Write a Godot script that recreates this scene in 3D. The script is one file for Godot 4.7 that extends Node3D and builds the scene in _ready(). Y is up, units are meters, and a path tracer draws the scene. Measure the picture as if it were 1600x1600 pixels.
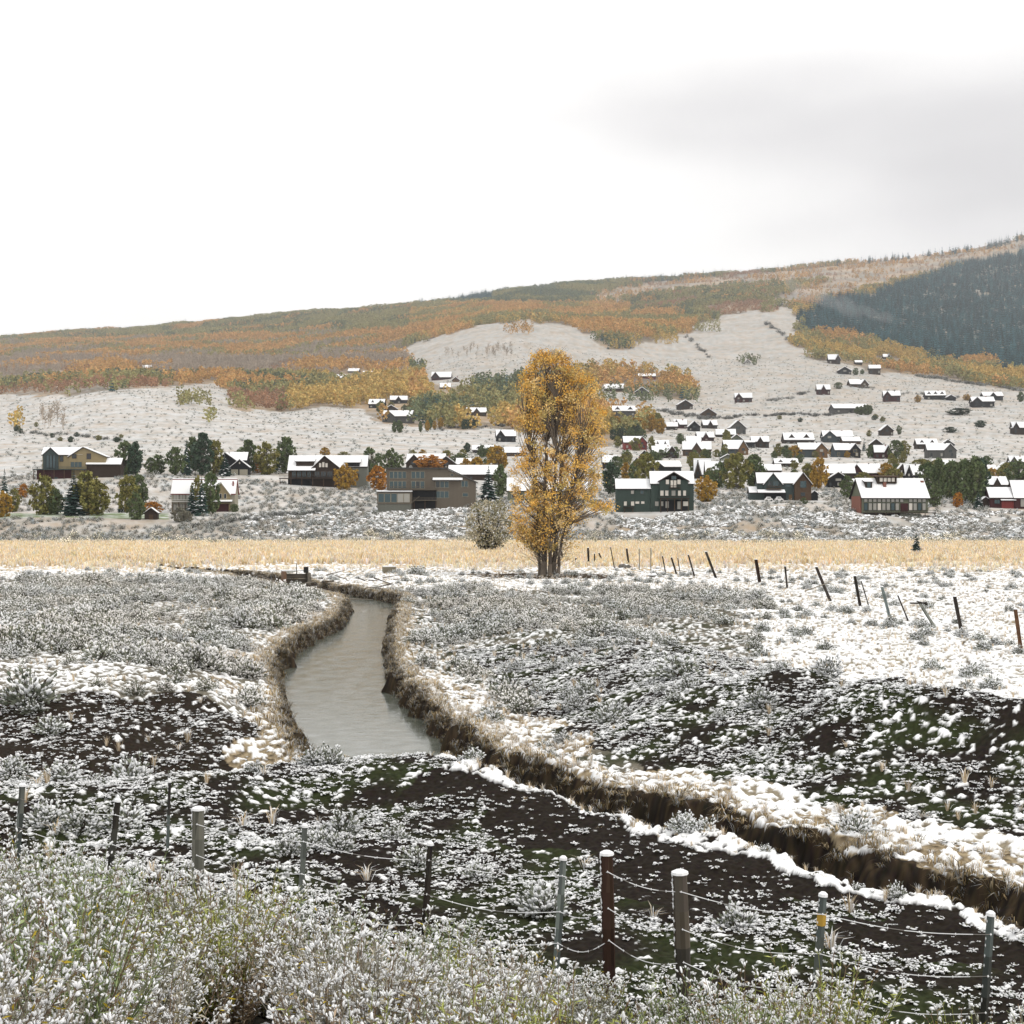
extends Node3D
# A snow-dusted valley in autumn: ditch, fences, golden cottonwood, village and aspen hillside.
# Units are metres, y up, the camera stands at x = 0, z = 0 and looks along -z. "d" below is -z.

const EYE := 4.4
const F := 2323.0            # focal length in pixels of the 1600 pixel photograph

var rng := RandomNumberGenerator.new()
var n1 := FastNoiseLite.new()
var n2 := FastNoiseLite.new()
var nb := FastNoiseLite.new()
var taken := {}
var M := {}                  # shared materials

# ------------------------------------------------------------------ small helpers
func rr(a: float, b: float) -> float:
	return rng.randf_range(a, b)

func pick(list: Array):
	return list[rng.randi_range(0, list.size() - 1)]

func numbered(called: String) -> String:
	if not taken.has(called):
		taken[called] = 0
		return called
	taken[called] += 1
	return "%s_%03d" % [called, taken[called]]

func tag(o: Node, label := "", category := "", group := "", kind := "") -> void:
	if label: o.set_meta("label", label)
	if category: o.set_meta("category", category)
	if group: o.set_meta("group", group)
	if kind: o.set_meta("kind", kind)

func srgb(r: float, g: float, b: float) -> Color:       # linear base colour to what albedo_color wants
	return Color(r, g, b).linear_to_srgb()

func mix(a: Color, b: Color, t: float) -> Color:
	return a.lerp(b, t)

func sstep(a: float, b: float, x: float) -> float:
	var t := clampf((x - a) / (b - a), 0.0, 1.0)
	return t * t * (3.0 - 2.0 * t)

# collects flat-shaded coloured triangles
class Shape:
	var v := PackedVector3Array()
	var n := PackedVector3Array()
	var c := PackedColorArray()
	func tri(a: Vector3, b: Vector3, d: Vector3, col: Color) -> void:
		var nn := (d - a).cross(b - a).normalized()
		v.append(a); v.append(b); v.append(d)
		n.append(nn); n.append(nn); n.append(nn)
		c.append(col); c.append(col); c.append(col)
	func quad(a: Vector3, b: Vector3, d: Vector3, e: Vector3, col: Color) -> void:
		tri(a, b, d, col); tri(a, d, e, col)
	# a sheet of four corners (clockwise seen from above) made t thick downwards along its own normal
	func slab(a: Vector3, b: Vector3, d: Vector3, e: Vector3, t: float, col: Color) -> void:
		var nn := (d - a).cross(b - a).normalized() * -t
		var a2 := a + nn; var b2 := b + nn; var d2 := d + nn; var e2 := e + nn
		quad(a, b, d, e, col); quad(e2, d2, b2, a2, col)
		quad(b, a, a2, b2, col); quad(d, b, b2, d2, col); quad(e, d, d2, e2, col); quad(a, e, e2, a2, col)
	func box(x0: float, x1: float, y0: float, y1: float, z0: float, z1: float, col: Color) -> void:
		slab(Vector3(x0, y1, z0), Vector3(x1, y1, z0), Vector3(x1, y1, z1), Vector3(x0, y1, z1), y1 - y0, col)
	func tube(p: Vector3, q: Vector3, r0: float, r1: float, sides: int, col: Color, cap := false) -> void:
		var w := (q - p).normalized()
		var s := w.cross(Vector3(0, 0, 1) if absf(w.z) < 0.9 else Vector3(1, 0, 0)).normalized()
		var t := w.cross(s)
		for k in sides:
			var a := TAU * k / sides
			var b := TAU * (k + 1) / sides
			var da := s * cos(a) + t * sin(a)
			var db := s * cos(b) + t * sin(b)
			quad(p + da * r0, p + db * r0, q + db * r1, q + da * r1, col)
			if cap: tri(q, q + da * r1, q + db * r1, col)
	func blob(p: Vector3, r: Vector3, turn: float, col: Color) -> void:      # eight-sided lump
		var s := Vector3(cos(turn), 0, sin(turn)) * r.x
		var t := Vector3(-sin(turn), 0, cos(turn)) * r.z
		var up := Vector3(0, r.y, 0)
		var ring := [p + s, p + t, p - s, p - t]
		for k in 4:
			tri(p + up, ring[k], ring[(k + 1) % 4], col)
			tri(p - up, ring[(k + 1) % 4], ring[k], col)
	# a rounded lump of snow, longer along one direction
	const ICO := [0, 11, 5, 0, 5, 1, 0, 1, 7, 0, 7, 10, 0, 10, 11, 1, 5, 9, 5, 11, 4, 11, 10, 2, 10, 7, 6, 7, 1, 8, 3, 9, 4, 3, 4, 2, 3, 2, 6, 3, 6, 8, 3, 8, 9, 4, 9, 5, 2, 4, 11, 6, 2, 10, 8, 6, 7, 9, 8, 1]
	func lump(p: Vector3, dir: Vector3, long: float, wide: float, rng: RandomNumberGenerator, col: Color) -> void:
		var g := 1.618
		var raw := [Vector3(-1, g, 0), Vector3(1, g, 0), Vector3(-1, -g, 0), Vector3(1, -g, 0), Vector3(0, -1, g), Vector3(0, 1, g), Vector3(0, -1, -g), Vector3(0, 1, -g), Vector3(g, 0, -1), Vector3(g, 0, 1), Vector3(-g, 0, -1), Vector3(-g, 0, 1)]
		var w := dir.normalized()
		var s := w.cross(Vector3(0.3, 0.2, 0.9)).normalized()
		var t := w.cross(s)
		var q := []
		var nn := []
		for r in raw:
			var u: Vector3 = r.normalized()
			var o := (w * u.x * long + s * u.y * wide + t * u.z * wide) * rng.randf_range(0.75, 1.25)
			q.append(p + o)
			nn.append((w * u.x / long + s * u.y / wide + t * u.z / wide).normalized())
		for k in range(0, 60, 3):
			for j in [0, 2, 1]:
				v.append(q[ICO[k + j]])
				n.append(nn[ICO[k + j]])
				c.append(col)
	func mesh() -> ArrayMesh:
		var m := ArrayMesh.new()
		var a := []
		a.resize(Mesh.ARRAY_MAX)
		a[Mesh.ARRAY_VERTEX] = v
		a[Mesh.ARRAY_NORMAL] = n
		a[Mesh.ARRAY_COLOR] = c
		m.add_surface_from_arrays(Mesh.PRIMITIVE_TRIANGLES, a)
		return m

func obj(called: String, shape: Shape, mat: Material, parent: Node = null) -> MeshInstance3D:
	var o := MeshInstance3D.new()
	o.mesh = shape.mesh()
	o.material_override = mat
	if parent:
		o.name = called
		parent.add_child(o, true)
	else:
		o.name = numbered(called)
		add_child(o)
	return o

func base(called: String, at: Vector3, turn := 0.0) -> Node3D:
	var o := Node3D.new()
	o.name = numbered(called)
	add_child(o)
	o.position = at
	o.rotation.y = turn
	return o

func copy_of(o: Node3D, at: Vector3, turn: float, sc: Vector3) -> Node3D:
	var r: Node3D = o.duplicate()
	r.name = numbered(String(o.name).rstrip("_0123456789"))
	add_child(r)
	r.position = at
	r.rotation.y = turn
	r.scale = sc
	return r

# many alike small things as one mass
func mass(called: String, mesh: Mesh, mat: Material, where: Array, tint: Array, label: String, category: String) -> MultiMeshInstance3D:
	var mm := MultiMesh.new()
	mm.transform_format = MultiMesh.TRANSFORM_3D
	mm.use_colors = true
	mm.mesh = mesh
	mm.instance_count = where.size()
	for i in where.size():
		mm.set_instance_transform(i, where[i])
		mm.set_instance_color(i, tint[i])
	var o := MultiMeshInstance3D.new()
	o.name = numbered(called)
	o.multimesh = mm
	o.material_override = mat
	add_child(o)
	tag(o, label, category, "", "stuff")
	return o

func put_at(p: Vector3, turn: float, s: Vector3) -> Transform3D:
	return Transform3D(Basis(Vector3.UP, turn).scaled_local(s), p)

# ------------------------------------------------------------------ materials
func vmat(called: String, rough := 0.9, spec := 0.25, light_through := 0.0) -> StandardMaterial3D:
	var m := StandardMaterial3D.new()
	m.resource_name = called
	m.vertex_color_use_as_albedo = true
	m.roughness = rough
	m.metallic_specular = spec
	m.cull_mode = BaseMaterial3D.CULL_DISABLED
	if light_through > 0.0:
		m.backlight_enabled = true
		m.backlight = Color(light_through, light_through, light_through)
	return m

func noise_tex(freq: float, lo: Color, hi: Color, sd: int, stretch := 1.0) -> NoiseTexture2D:
	var fn := FastNoiseLite.new()
	fn.noise_type = FastNoiseLite.TYPE_SIMPLEX_SMOOTH
	fn.seed = sd
	fn.frequency = freq
	fn.fractal_octaves = 4
	var t := NoiseTexture2D.new()
	t.width = 256
	t.height = 256
	t.seamless = true
	t.noise = fn
	var g := Gradient.new()
	g.set_color(0, lo)
	g.set_color(1, hi)
	t.color_ramp = g
	return t

func pmat(called: String, r: float, g: float, b: float, rough := 0.85, tex := "grain", size := 0.6) -> StandardMaterial3D:
	if M.has(called): return M[called]
	var m := StandardMaterial3D.new()
	m.resource_name = called
	m.albedo_color = srgb(r, g, b)
	m.roughness = rough
	m.metallic_specular = 0.35
	if tex:
		m.albedo_texture = M[tex]
		m.uv1_triplanar = true
		m.uv1_scale = Vector3(0.3, 1.6, 0.3) * size if tex == "grain" else Vector3.ONE * size
	M[called] = m
	return m

# ------------------------------------------------------------------ the scene
func _ready() -> void:
	rng.seed = 20241
	for k in [[n1, 11], [n2, 23], [nb, 37]]:
		k[0].noise_type = FastNoiseLite.TYPE_SIMPLEX_SMOOTH
		k[0].seed = k[1]
		k[0].frequency = 1.0
		k[0].fractal_type = FastNoiseLite.FRACTAL_NONE
	# camera: on the road bank, level, normal lens of a square medium-format frame
	var cam := Camera3D.new()
	cam.name = "camera"
	cam.fov = rad_to_deg(2.0 * atan(800.0 / F))
	cam.near = 0.2
	cam.far = 9000.0
	cam.position = Vector3(0, EYE, 0)
	add_child(cam)
	cam.current = true
	# sky: one bright cloud deck with greyer billows
	var env := Environment.new()
	var sky := Sky.new()
	var pano := PanoramaSkyMaterial.new()
	pano.panorama = sky_picture()
	sky.sky_material = pano
	env.background_mode = Environment.BG_SKY
	env.sky = sky
	env.tonemap_mode = Environment.TONE_MAPPER_LINEAR
	env.tonemap_exposure = 0.92
	env.sdfgi_enabled = true
	env.ssao_enabled = true
	env.ssil_enabled = true
	env.volumetric_fog_enabled = true      # for the wisps of mist on the hill
	env.volumetric_fog_density = 0.0
	env.fog_enabled = true
	env.fog_density = 0.0001
	env.fog_light_color = Color(0.93, 0.94, 0.96)
	var we := WorldEnvironment.new()
	we.name = "air"
	we.environment = env
	add_child(we)
	# the sun behind thin cloud, high, from behind and to the right
	var sun := DirectionalLight3D.new()
	sun.name = "sun"
	sun.light_energy = 0.4
	sun.light_angular_distance = 12.0
	sun.light_color = Color(1.0, 0.965, 0.91)
	sun.shadow_enabled = true
	add_child(sun)
	sun.look_at_from_position(Vector3(0.62, 0.85, 0.35), Vector3.ZERO)

	M["grain"] = noise_tex(0.02, Color(0.72, 0.72, 0.72), Color(1, 1, 1), 5)
	M["mottle"] = noise_tex(0.03, Color(0.8, 0.8, 0.8), Color(1, 1, 1), 9)
	M["ground"] = vmat("ground", 0.95, 0.15)
	M["leaf"] = vmat("leaf", 0.8, 0.2, 0.5)
	M["twig"] = vmat("twig", 0.9, 0.15)
	M["snowy_plant"] = vmat("snowy_plant", 0.85, 0.2, 0.15)
	M["needle"] = vmat("needle", 0.85, 0.2, 0.0)

	build_channel_distance()
	build_far_ground()
	build_near_ground()
	build_water()
	build_golden_tree()
	build_houses()
	build_village()
	build_village_trees()
	build_hill_woods()
	build_mist()
	build_bank_and_meadow()
	build_fences()
	build_ditch_side()
	build_brush()

func sky_picture() -> ImageTexture:
	var w := 1024
	var h := 512
	var im := Image.create(w, h, false, Image.FORMAT_RGBF)
	var fn := FastNoiseLite.new()
	fn.noise_type = FastNoiseLite.TYPE_SIMPLEX_SMOOTH
	fn.seed = 4
	fn.frequency = 1.0
	fn.fractal_type = FastNoiseLite.FRACTAL_FBM
	fn.fractal_octaves = 5
	fn.fractal_gain = 0.5
	for j in h:
		var el := PI * (0.5 - (j + 0.5) / h)
		for i in w:
			var az := wrapf(TAU * (i + 0.5) / w, -PI, PI)
			var p := Vector3(sin(az) * cos(el), sin(el), -cos(az) * cos(el))
			# cloud sheets lie flat: compress directions towards the horizon
			var q := Vector3(p.x, 0, p.z) / (absf(p.y) + 0.22)
			var n := fn.get_noise_3d(q.x * 0.5 + 3.7, 1.3, q.z * 0.5 - 0.8) + 0.35 * fn.get_noise_3d(q.x * 1.6, 7.3, q.z * 1.6)
			# the greyer mass that stands over the right of the valley
			var deg := rad_to_deg(az)
			var e := rad_to_deg(el)
			var streak := 0.16 * fn.get_noise_3d(deg * 0.09, e * 0.45, 2.0)
			var mass_ := 0.85 * exp(-pow((deg - 27.0) / 18.0, 2.0) - pow((e - 12.0) / 5.0, 2.0)) + 0.6 * exp(-pow((deg - 10.0) / 13.0, 2.0) - pow((e - 15.6 + 0.08 * deg) / 2.8, 2.0))
			mass_ += streak * (0.35 + mass_)
			n = n * 0.5 + mass_ * 0.95
			var grey := sstep(0.0, 1.05, n)
			var lum := lerpf(1.42, 0.88, grey)
			if el < 0: lum = 0.6
			im.set_pixel(i, j, Color(lum * lerpf(1.0, 1.0, grey), lum * lerpf(0.99, 0.985, grey), lum * lerpf(0.97, 1.0, grey)))
	return ImageTexture.create_from_image(im)

# ------------------------------------------------------------------ ditch course
# x, d, half width of the water
const COURSE := [
	[-36.0, 130.0, 0.7], [-26.0, 117.0, 0.8], [-19.0, 105.0, 0.9], [-14.1, 93.0, 1.0], [-10.2, 84.5, 1.1], [-7.2, 77.0, 1.25], [-6.6, 69.0, 1.0], [-6.05, 61.5, 1.0],
	[-5.9, 52.9, 1.43], [-5.5, 47.0, 1.55], [-5.05, 42.2, 1.52], [-4.35, 37.9, 1.45], [-3.66, 34.5, 1.43], [-2.95, 30.8, 1.52], [-2.2, 28.0, 1.45],
	[-0.9, 25.9, 0.85], [0.95, 23.2, 0.5], [1.85, 21.9, 0.42], [3.1, 20.15, 0.36], [4.4, 18.35, 0.32], [5.35, 17.1, 0.3], [6.2, 15.7, 0.28], [9.0, 12.4, 0.28]]
const CX0 := -48.0
const CD0 := 9.0
const CSTEP := 0.3
const CW := 210
const CH := 430
var cdist := PackedFloat32Array()

func seg_dist(px: float, py: float, ax: float, ay: float, bx: float, by: float) -> Vector2:
	var vx := bx - ax
	var vy := by - ay
	var t := clampf(((px - ax) * vx + (py - ay) * vy) / (vx * vx + vy * vy), 0.0, 1.0)
	var dx := px - ax - vx * t
	var dy := py - ay - vy * t
	return Vector2(sqrt(dx * dx + dy * dy), t)

func build_channel_distance() -> void:
	var pts := []
	for i in COURSE.size() - 1:
		var p0: Array = COURSE[maxi(i - 1, 0)]
		var p1: Array = COURSE[i]
		var p2: Array = COURSE[i + 1]
		var p3: Array = COURSE[mini(i + 2, COURSE.size() - 1)]
		for k in 2:
			var t := k * 0.5
			pts.append([cubic_interpolate(p1[0], p2[0], p0[0], p3[0], t), cubic_interpolate(p1[1], p2[1], p0[1], p3[1], t), lerpf(p1[2], p2[2], t)])
	pts.append(COURSE[-1])
	cdist.resize(CW * CH)
	cdist.fill(99.0)
	for i in pts.size() - 1:
		var a: Array = pts[i]
		var b: Array = pts[i + 1]
		var ax: float = a[0]; var ay: float = a[1]; var bx: float = b[0]; var by: float = b[1]; var wa: float = a[2]; var wb: float = b[2]
		var i0 := maxi(0, int((minf(ax, bx) - 9.0 - CX0) / CSTEP))
		var i1 := mini(CW - 1, int((maxf(ax, bx) + 9.0 - CX0) / CSTEP))
		var j0 := maxi(0, int((minf(ay, by) - 9.0 - CD0) / CSTEP))
		var j1 := mini(CH - 1, int((maxf(ay, by) + 9.0 - CD0) / CSTEP))
		for j in range(j0, j1 + 1):
			var y := CD0 + j * CSTEP
			for k in range(i0, i1 + 1):
				var r := seg_dist(CX0 + k * CSTEP, y, ax, ay, bx, by)
				var s := r.x - lerpf(wa, wb, r.y)
				if s < cdist[j * CW + k]: cdist[j * CW + k] = s

# distance from the water's edge, negative in the water
func ditch(x: float, d: float) -> float:
	var fx := (x - CX0) / CSTEP
	var fy := (d - CD0) / CSTEP
	if fx < 0.0 or fy < 0.0 or fx >= CW - 1 or fy >= CH - 1: return 20.0
	var i := int(fx)
	var j := int(fy)
	fx -= i
	fy -= j
	var k := j * CW + i
	return minf(20.0, lerpf(lerpf(cdist[k], cdist[k + 1], fx), lerpf(cdist[k + CW], cdist[k + CW + 1], fx), fy))

func along(list: Array, key: int, val: int, x: float) -> float:        # interpolation in a table sorted by column key
	if x <= list[0][key]: return list[0][val]
	for i in list.size() - 1:
		if x < list[i + 1][key]:
			return lerpf(list[i][val], list[i + 1][val], (x - list[i][key]) / (list[i + 1][key] - list[i][key]))
	return list[-1][val]

# ------------------------------------------------------------------ far ground: bench, village slope, hills
const FD := [205.0, 222.0, 240.0, 262.0, 310.0, 400.0, 550.0, 700.0, 900.0, 1150.0, 1450.0, 1700.0, 2100.0, 2600.0, 3200.0, 3600.0, 4300.0]
const FP := [-700.0, 0.0, 200.0, 400.0, 600.0, 700.0, 800.0, 950.0, 1100.0, 1250.0, 1400.0, 1600.0, 2300.0]
# line of sight (as a row of the 1600 px frame) to the ground at each distance, for several bearings
const FY := [
	[850, 830, 808, 798, 756, 735, 705, 682, 660, 630, 610, 596, 582, 568, 556, 552, 570],
	[850, 830, 806, 796, 750, 728, 700, 672, 640, 615, 598, 585, 568, 550, 534, 531, 548],
	[850, 830, 806, 796, 748, 722, 694, 655, 610, 600, 588, 575, 558, 540, 522, 518, 535],
	[850, 828, 806, 795, 760, 724, 698, 668, 640, 612, 588, 570, 550, 525, 504, 500, 518],
	[850, 828, 804, 790, 768, 730, 702, 672, 642, 610, 580, 560, 535, 508, 487, 484, 503],
	[850, 830, 798, 788, 772, 732, 704, 676, 645, 605, 560, 535, 515, 495, 477, 474, 492],
	[850, 830, 798, 788, 772, 734, 706, 680, 648, 605, 545, 510, 500, 480, 460, 456, 472],
	[850, 830, 800, 789, 772, 736, 708, 684, 652, 615, 560, 518, 505, 480, 451, 443, 458],
	[850, 828, 797, 786, 772, 738, 712, 690, 655, 615, 570, 530, 496, 465, 441, 434, 448],
	[851, 828, 797, 784, 770, 738, 714, 692, 655, 610, 565, 530, 485, 450, 429, 420, 434],
	[851, 832, 806, 790, 772, 742, 716, 695, 652, 612, 580, 550, 505, 455, 416, 405, 418],
	[853, 835, 812, 796, 775, 745, 718, 696, 655, 615, 588, 560, 515, 455, 388, 374, 388],
	[856, 838, 815, 800, 778, 748, 720, 698, 655, 612, 575, 535, 470, 390, 280, 262, 280]]
const FR := 440
const FC := 480
const FU := 0.46
const FLO := 5.288267        # log of 198
const FHI := 8.366370        # log of 4300
var fh := PackedFloat32Array()

func far_py(px: float, ld: float) -> float:
	var i := 0
	while i < FP.size() - 2 and px > FP[i + 1]: i += 1
	var j := 0
	var d := exp(ld)
	while j < FD.size() - 2 and d > FD[j + 1]: j += 1
	var tx := clampf((px - FP[i]) / (FP[i + 1] - FP[i]), 0.0, 1.0)
	var td := clampf((ld - log(FD[j])) / (log(FD[j + 1]) - log(FD[j])), 0.0, 1.0)
	var col := PackedFloat32Array([0, 0, 0, 0])
	for k in 4:
		var jj := clampi(j - 1 + k, 0, FD.size() - 1)
		var a: float = FY[maxi(i - 1, 0)][jj]
		var b: float = FY[i][jj]
		var c: float = FY[i + 1][jj]
		var e: float = FY[mini(i + 2, FP.size() - 1)][jj]
		col[k] = cubic_interpolate(b, c, a, e, tx)
	# monotone-ish in distance
	return lerpf(cubic_interpolate(col[1], col[2], col[0], col[3], td), lerpf(col[1], col[2], td), 0.5)

func far_raw(r: int, c: int) -> float:
	return fh[r * (FC + 1) + c]

func far_h(x: float, d: float) -> float:
	var fr := (log(maxf(d, 198.0)) - FLO) / (FHI - FLO) * FR
	var fc := (x / d + FU) / (2.0 * FU) * FC
	fr = clampf(fr, 0.0, FR - 0.001)
	fc = clampf(fc, 0.0, FC - 0.001)
	var i := int(fr)
	var j := int(fc)
	fr -= i
	fc -= j
	var k := i * (FC + 1) + j
	return lerpf(lerpf(fh[k], fh[k + 1], fc), lerpf(fh[k + FC + 1], fh[k + FC + 2], fc), fr)

# the first point of the far ground on the sight line through a pixel of the photograph
func hit(px: float, py: float) -> Vector3:
	var u := (px - 800.0) / F
	var last := 999.0
	var steps := 1200
	for k in steps:
		var d := exp(lerpf(FLO + 0.03, FHI - 0.03, float(k) / steps))
		var y := 800.0 - (far_h(u * d, d) - EYE) / d * F
		if y <= py:
			return Vector3(u * d, far_h(u * d, d), -d)
	return Vector3(u * 3500.0, far_h(u * 3500.0, 3500.0), -3500.0)

func grid_mesh(v: PackedVector3Array, c: PackedColorArray, rows: int, cols: int) -> ArrayMesh:
	var n := PackedVector3Array()
	n.resize(v.size())
	for r in rows + 1:
		var ra := maxi(r - 1, 0) * (cols + 1)
		var rb := mini(r + 1, rows) * (cols + 1)
		var r0 := r * (cols + 1)
		for k in cols + 1:
			var e := v[r0 + mini(k + 1, cols)] - v[r0 + maxi(k - 1, 0)]
			var g := v[rb + k] - v[ra + k]
			n[r0 + k] = e.cross(g).normalized()
	var ix := PackedInt32Array()
	ix.resize(rows * cols * 6)
	var at := 0
	for r in rows:
		for k in cols:
			var a := r * (cols + 1) + k
			var b := a + cols + 1
			if (r + k) % 2:
				ix[at] = a; ix[at + 1] = b; ix[at + 2] = b + 1; ix[at + 3] = a; ix[at + 4] = b + 1; ix[at + 5] = a + 1
			else:
				ix[at] = a; ix[at + 1] = b; ix[at + 2] = a + 1; ix[at + 3] = a + 1; ix[at + 4] = b; ix[at + 5] = b + 1
			at += 6
	var m := ArrayMesh.new()
	var arr := []
	arr.resize(Mesh.ARRAY_MAX)
	arr[Mesh.ARRAY_VERTEX] = v
	arr[Mesh.ARRAY_NORMAL] = n
	arr[Mesh.ARRAY_COLOR] = c
	arr[Mesh.ARRAY_INDEX] = ix
	m.add_surface_from_arrays(Mesh.PRIMITIVE_TRIANGLES, arr)
	return m

# woods and open slopes of the hillside, drawn as outlines on the map of bearings and heights
const OPEN_LOW := [[-700, 640], [0, 616], [100, 620], [180, 611], [240, 605], [335, 600], [360, 612], [368, 640], [440, 642], [520, 638], [565, 642], [600, 662], [640, 668], [700, 672], [760, 668], [800, 672],
	[860, 676], [940, 700], [1000, 690], [1020, 660], [940, 640], [930, 600], [1000, 622], [1085, 625], [1085, 606], [1050, 585], [1000, 576], [940, 575], [850, 592], [720, 604], [665, 594], [655, 572], [620, 553], [640, 538], [700, 521], [760, 507], [830, 501],
	[880, 509], [935, 524], [945, 548], [990, 540], [1040, 525], [1075, 520], [1100, 502], [1145, 488], [1200, 486], [1240, 478], [1252, 500], [1238, 540], [1280, 562], [1370, 580], [1480, 592], [1600, 612], [2300, 660], [2300, 900], [-700, 900]]
const SPRUCE := [[1250, 497], [1290, 468], [1345, 466], [1400, 448], [1480, 420], [1600, 392], [2300, 260], [2300, 640], [1700, 600], [1600, 584], [1565, 580], [1545, 560], [1510, 572], [1460, 560], [1400, 545], [1330, 524], [1262, 522]]
const RIDGE_OPEN := [[920, 462], [1000, 444], [1200, 426], [1420, 400], [1600, 372], [2300, 262], [2300, 300], [1600, 398], [1480, 418], [1330, 460], [1240, 476], [1200, 470], [1290, 440], [1150, 446], [1010, 462], [930, 478]]

func inside(poly: Array, x: float, y: float) -> bool:
	var r := false
	var j := poly.size() - 1
	for i in poly.size():
		var a: Array = poly[i]
		var b: Array = poly[j]
		if (a[1] > y) != (b[1] > y) and x < (b[0] - a[0]) * (y - a[1]) / float(b[1] - a[1]) + a[0]: r = not r
		j = i
	return r

var fzone := PackedByteArray()       # 0 open, 1 aspen, 2 spruce, 3 ridge grass

func build_far_ground() -> void:
	var cols := FC + 1
	fh.resize((FR + 1) * cols)
	fzone.resize((FR + 1) * cols)
	var v := PackedVector3Array()
	var c := PackedColorArray()
	v.resize(fh.size())
	c.resize(fh.size())
	var snow := Color(0.80, 0.81, 0.83)
	var sage := Color(0.33, 0.295, 0.25)
	var litter := Color(0.16, 0.125, 0.085)
	for r in FR + 1:
		var ld := lerpf(FLO, FHI, float(r) / FR)
		var d := exp(ld)
		for k in cols:
			var u := lerpf(-FU, FU, float(k) / FC)
			var px := 800.0 + u * F
			var x := u * d
			var py := far_py(px, ld)
			var amp := sstep(230.0, 900.0, d)
			py += amp * (nb.get_noise_2d(x * 0.004, d * 0.004) * 4.0 + nb.get_noise_2d(x * 0.013 + 40.0, d * 0.010) * 2.2)
			var y := EYE + (800.0 - py) / F * d
			y += n2.get_noise_2d(x * 0.05, d * 0.05) * 0.25 * sstep(206.0, 225.0, d) + n2.get_noise_2d(x * 0.02, d * 0.02) * sstep(600.0, 1200.0, d) * 1.2
			if d < 205.0: y = 0.02
			var id := r * cols + k
			fh[id] = y
			v[id] = Vector3(x, y, -d)
	for r in FR + 1:
		var d := exp(lerpf(FLO, FHI, float(r) / FR))
		for k in cols:
			var id := r * cols + k
			var p := v[id]
			var px := 800.0 + p.x / d * F
			var py := 800.0 - (p.y - EYE) / d * F
			var jx := px + nb.get_noise_2d(p.x * 0.02, d * 0.012) * 14.0
			var jy := py + nb.get_noise_2d(p.x * 0.03 + 9.0, d * 0.015) * 4.0
			var z := 0
			if d > 560.0:
				z = 0 if inside(OPEN_LOW, jx, jy) else 1
				if z == 1:
					if inside(SPRUCE, jx, jy): z = 2
					elif inside(RIDGE_OPEN, jx, jy): z = 3
			fzone[id] = z
			# thin snow over sage: patchy cover
			var s := 0.66 + 0.28 * n1.get_noise_2d(p.x * 0.9, d * 0.5) + 0.35 * n2.get_noise_2d(p.x * 0.12, d * 0.07)
			s += 0.22 * nb.get_noise_2d(p.x * 0.012, d * 0.03)
			var under := sage
			if d < 236.0:      # foot of the bench
				s -= 0.38
			if z == 1: s = s * 0.4
			elif z == 2: s = s * 0.15
			elif z == 3: s = s * 0.75
			if z == 1 or z == 3: under = mix(litter, Color(0.33, 0.23, 0.13), clampf(0.5 + nb.get_noise_2d(p.x * 0.01, d * 0.006), 0, 1))
			# drier and greener sweeps of the thin cover
			var hue := nb.get_noise_2d(p.x * 0.03 + 90.0, d * 0.05) * 0.10 + n1.get_noise_2d(p.x * 0.25, d * 0.16) * 0.10
			under = Color(under.r * (1.0 + hue), under.g, under.b * (1.0 - hue))
			s += n2.get_noise_2d(p.x * 0.35 + 13.0, d * 0.2) * 0.16
			var col := mix(under, snow, clampf(s, 0.0, 1.0) * lerpf(0.52, 0.32, sstep(700.0, 1300.0, d + 0.5 * p.x)))
			# mown lawn under the spruces at the foot of the bench
			if d > 236.0 and d < 252.0 and px < 262.0 and py > 799.0 and py < 815.0:
				col = mix(Color(0.14, 0.19, 0.07), snow, clampf(0.25 + 0.5 * n1.get_noise_2d(p.x * 0.4, d * 0.4), 0, 0.7))
			c[id] = col
	var o := MeshInstance3D.new()
	o.name = "hillside"
	o.mesh = grid_mesh(v, c, FR, FC)
	o.material_override = M["ground"]
	add_child(o)
	tag(o, "", "", "", "structure")

# ------------------------------------------------------------------ near ground: road bank, berm, ditch banks, fields
const NU := 0.46
const NC := 640
var nd := PackedFloat32Array()       # distance of each row
var nh := PackedFloat32Array()
var nzone := PackedByteArray()
const MOUND := [[-0.5, 62.0, 0.1], [2.0, 47.0, 0.45], [4.2, 37.0, 0.85], [5.0, 29.4, 1.05], [6.6, 25.8, 1.3], [8.4, 24.2, 1.3], [10.8, 22.4, 1.3], [15.0, 19.5, 1.3]]
const BERM := [[-13.0, 18.5], [-7.4, 21.2], [-3.6, 23.6], [-1.0, 23.7]]
const NEAR_SIDE := [[-14.0, 22.0], [-8.0, 24.6], [-4.5, 26.4], [-2.3, 27.0], [-0.9, 25.8], [0.95, 23.0], [1.85, 21.7], [3.1, 20.0], [4.4, 18.2], [5.35, 17.0], [6.2, 15.6], [9.0, 12.4], [13.0, 8.0]]
# where the ditch runs at each distance, nearest first
const COURSE_X := [[27.0, -2.0], [30.8, -2.95], [34.5, -3.66], [37.9, -4.35], [42.2, -5.05], [47.0, -5.5], [52.9, -5.9], [61.5, -6.05], [69.0, -6.6], [77.0, -7.2], [84.5, -10.2], [93.0, -14.1], [105.0, -19.0], [117.0, -26.0], [130.0, -36.0]]

func fence_side(x: float, d: float) -> float:            # metres on the camera's side of the near fence
	return (x + 5.6) * -0.503 + (d - 16.8) * -0.864

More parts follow.
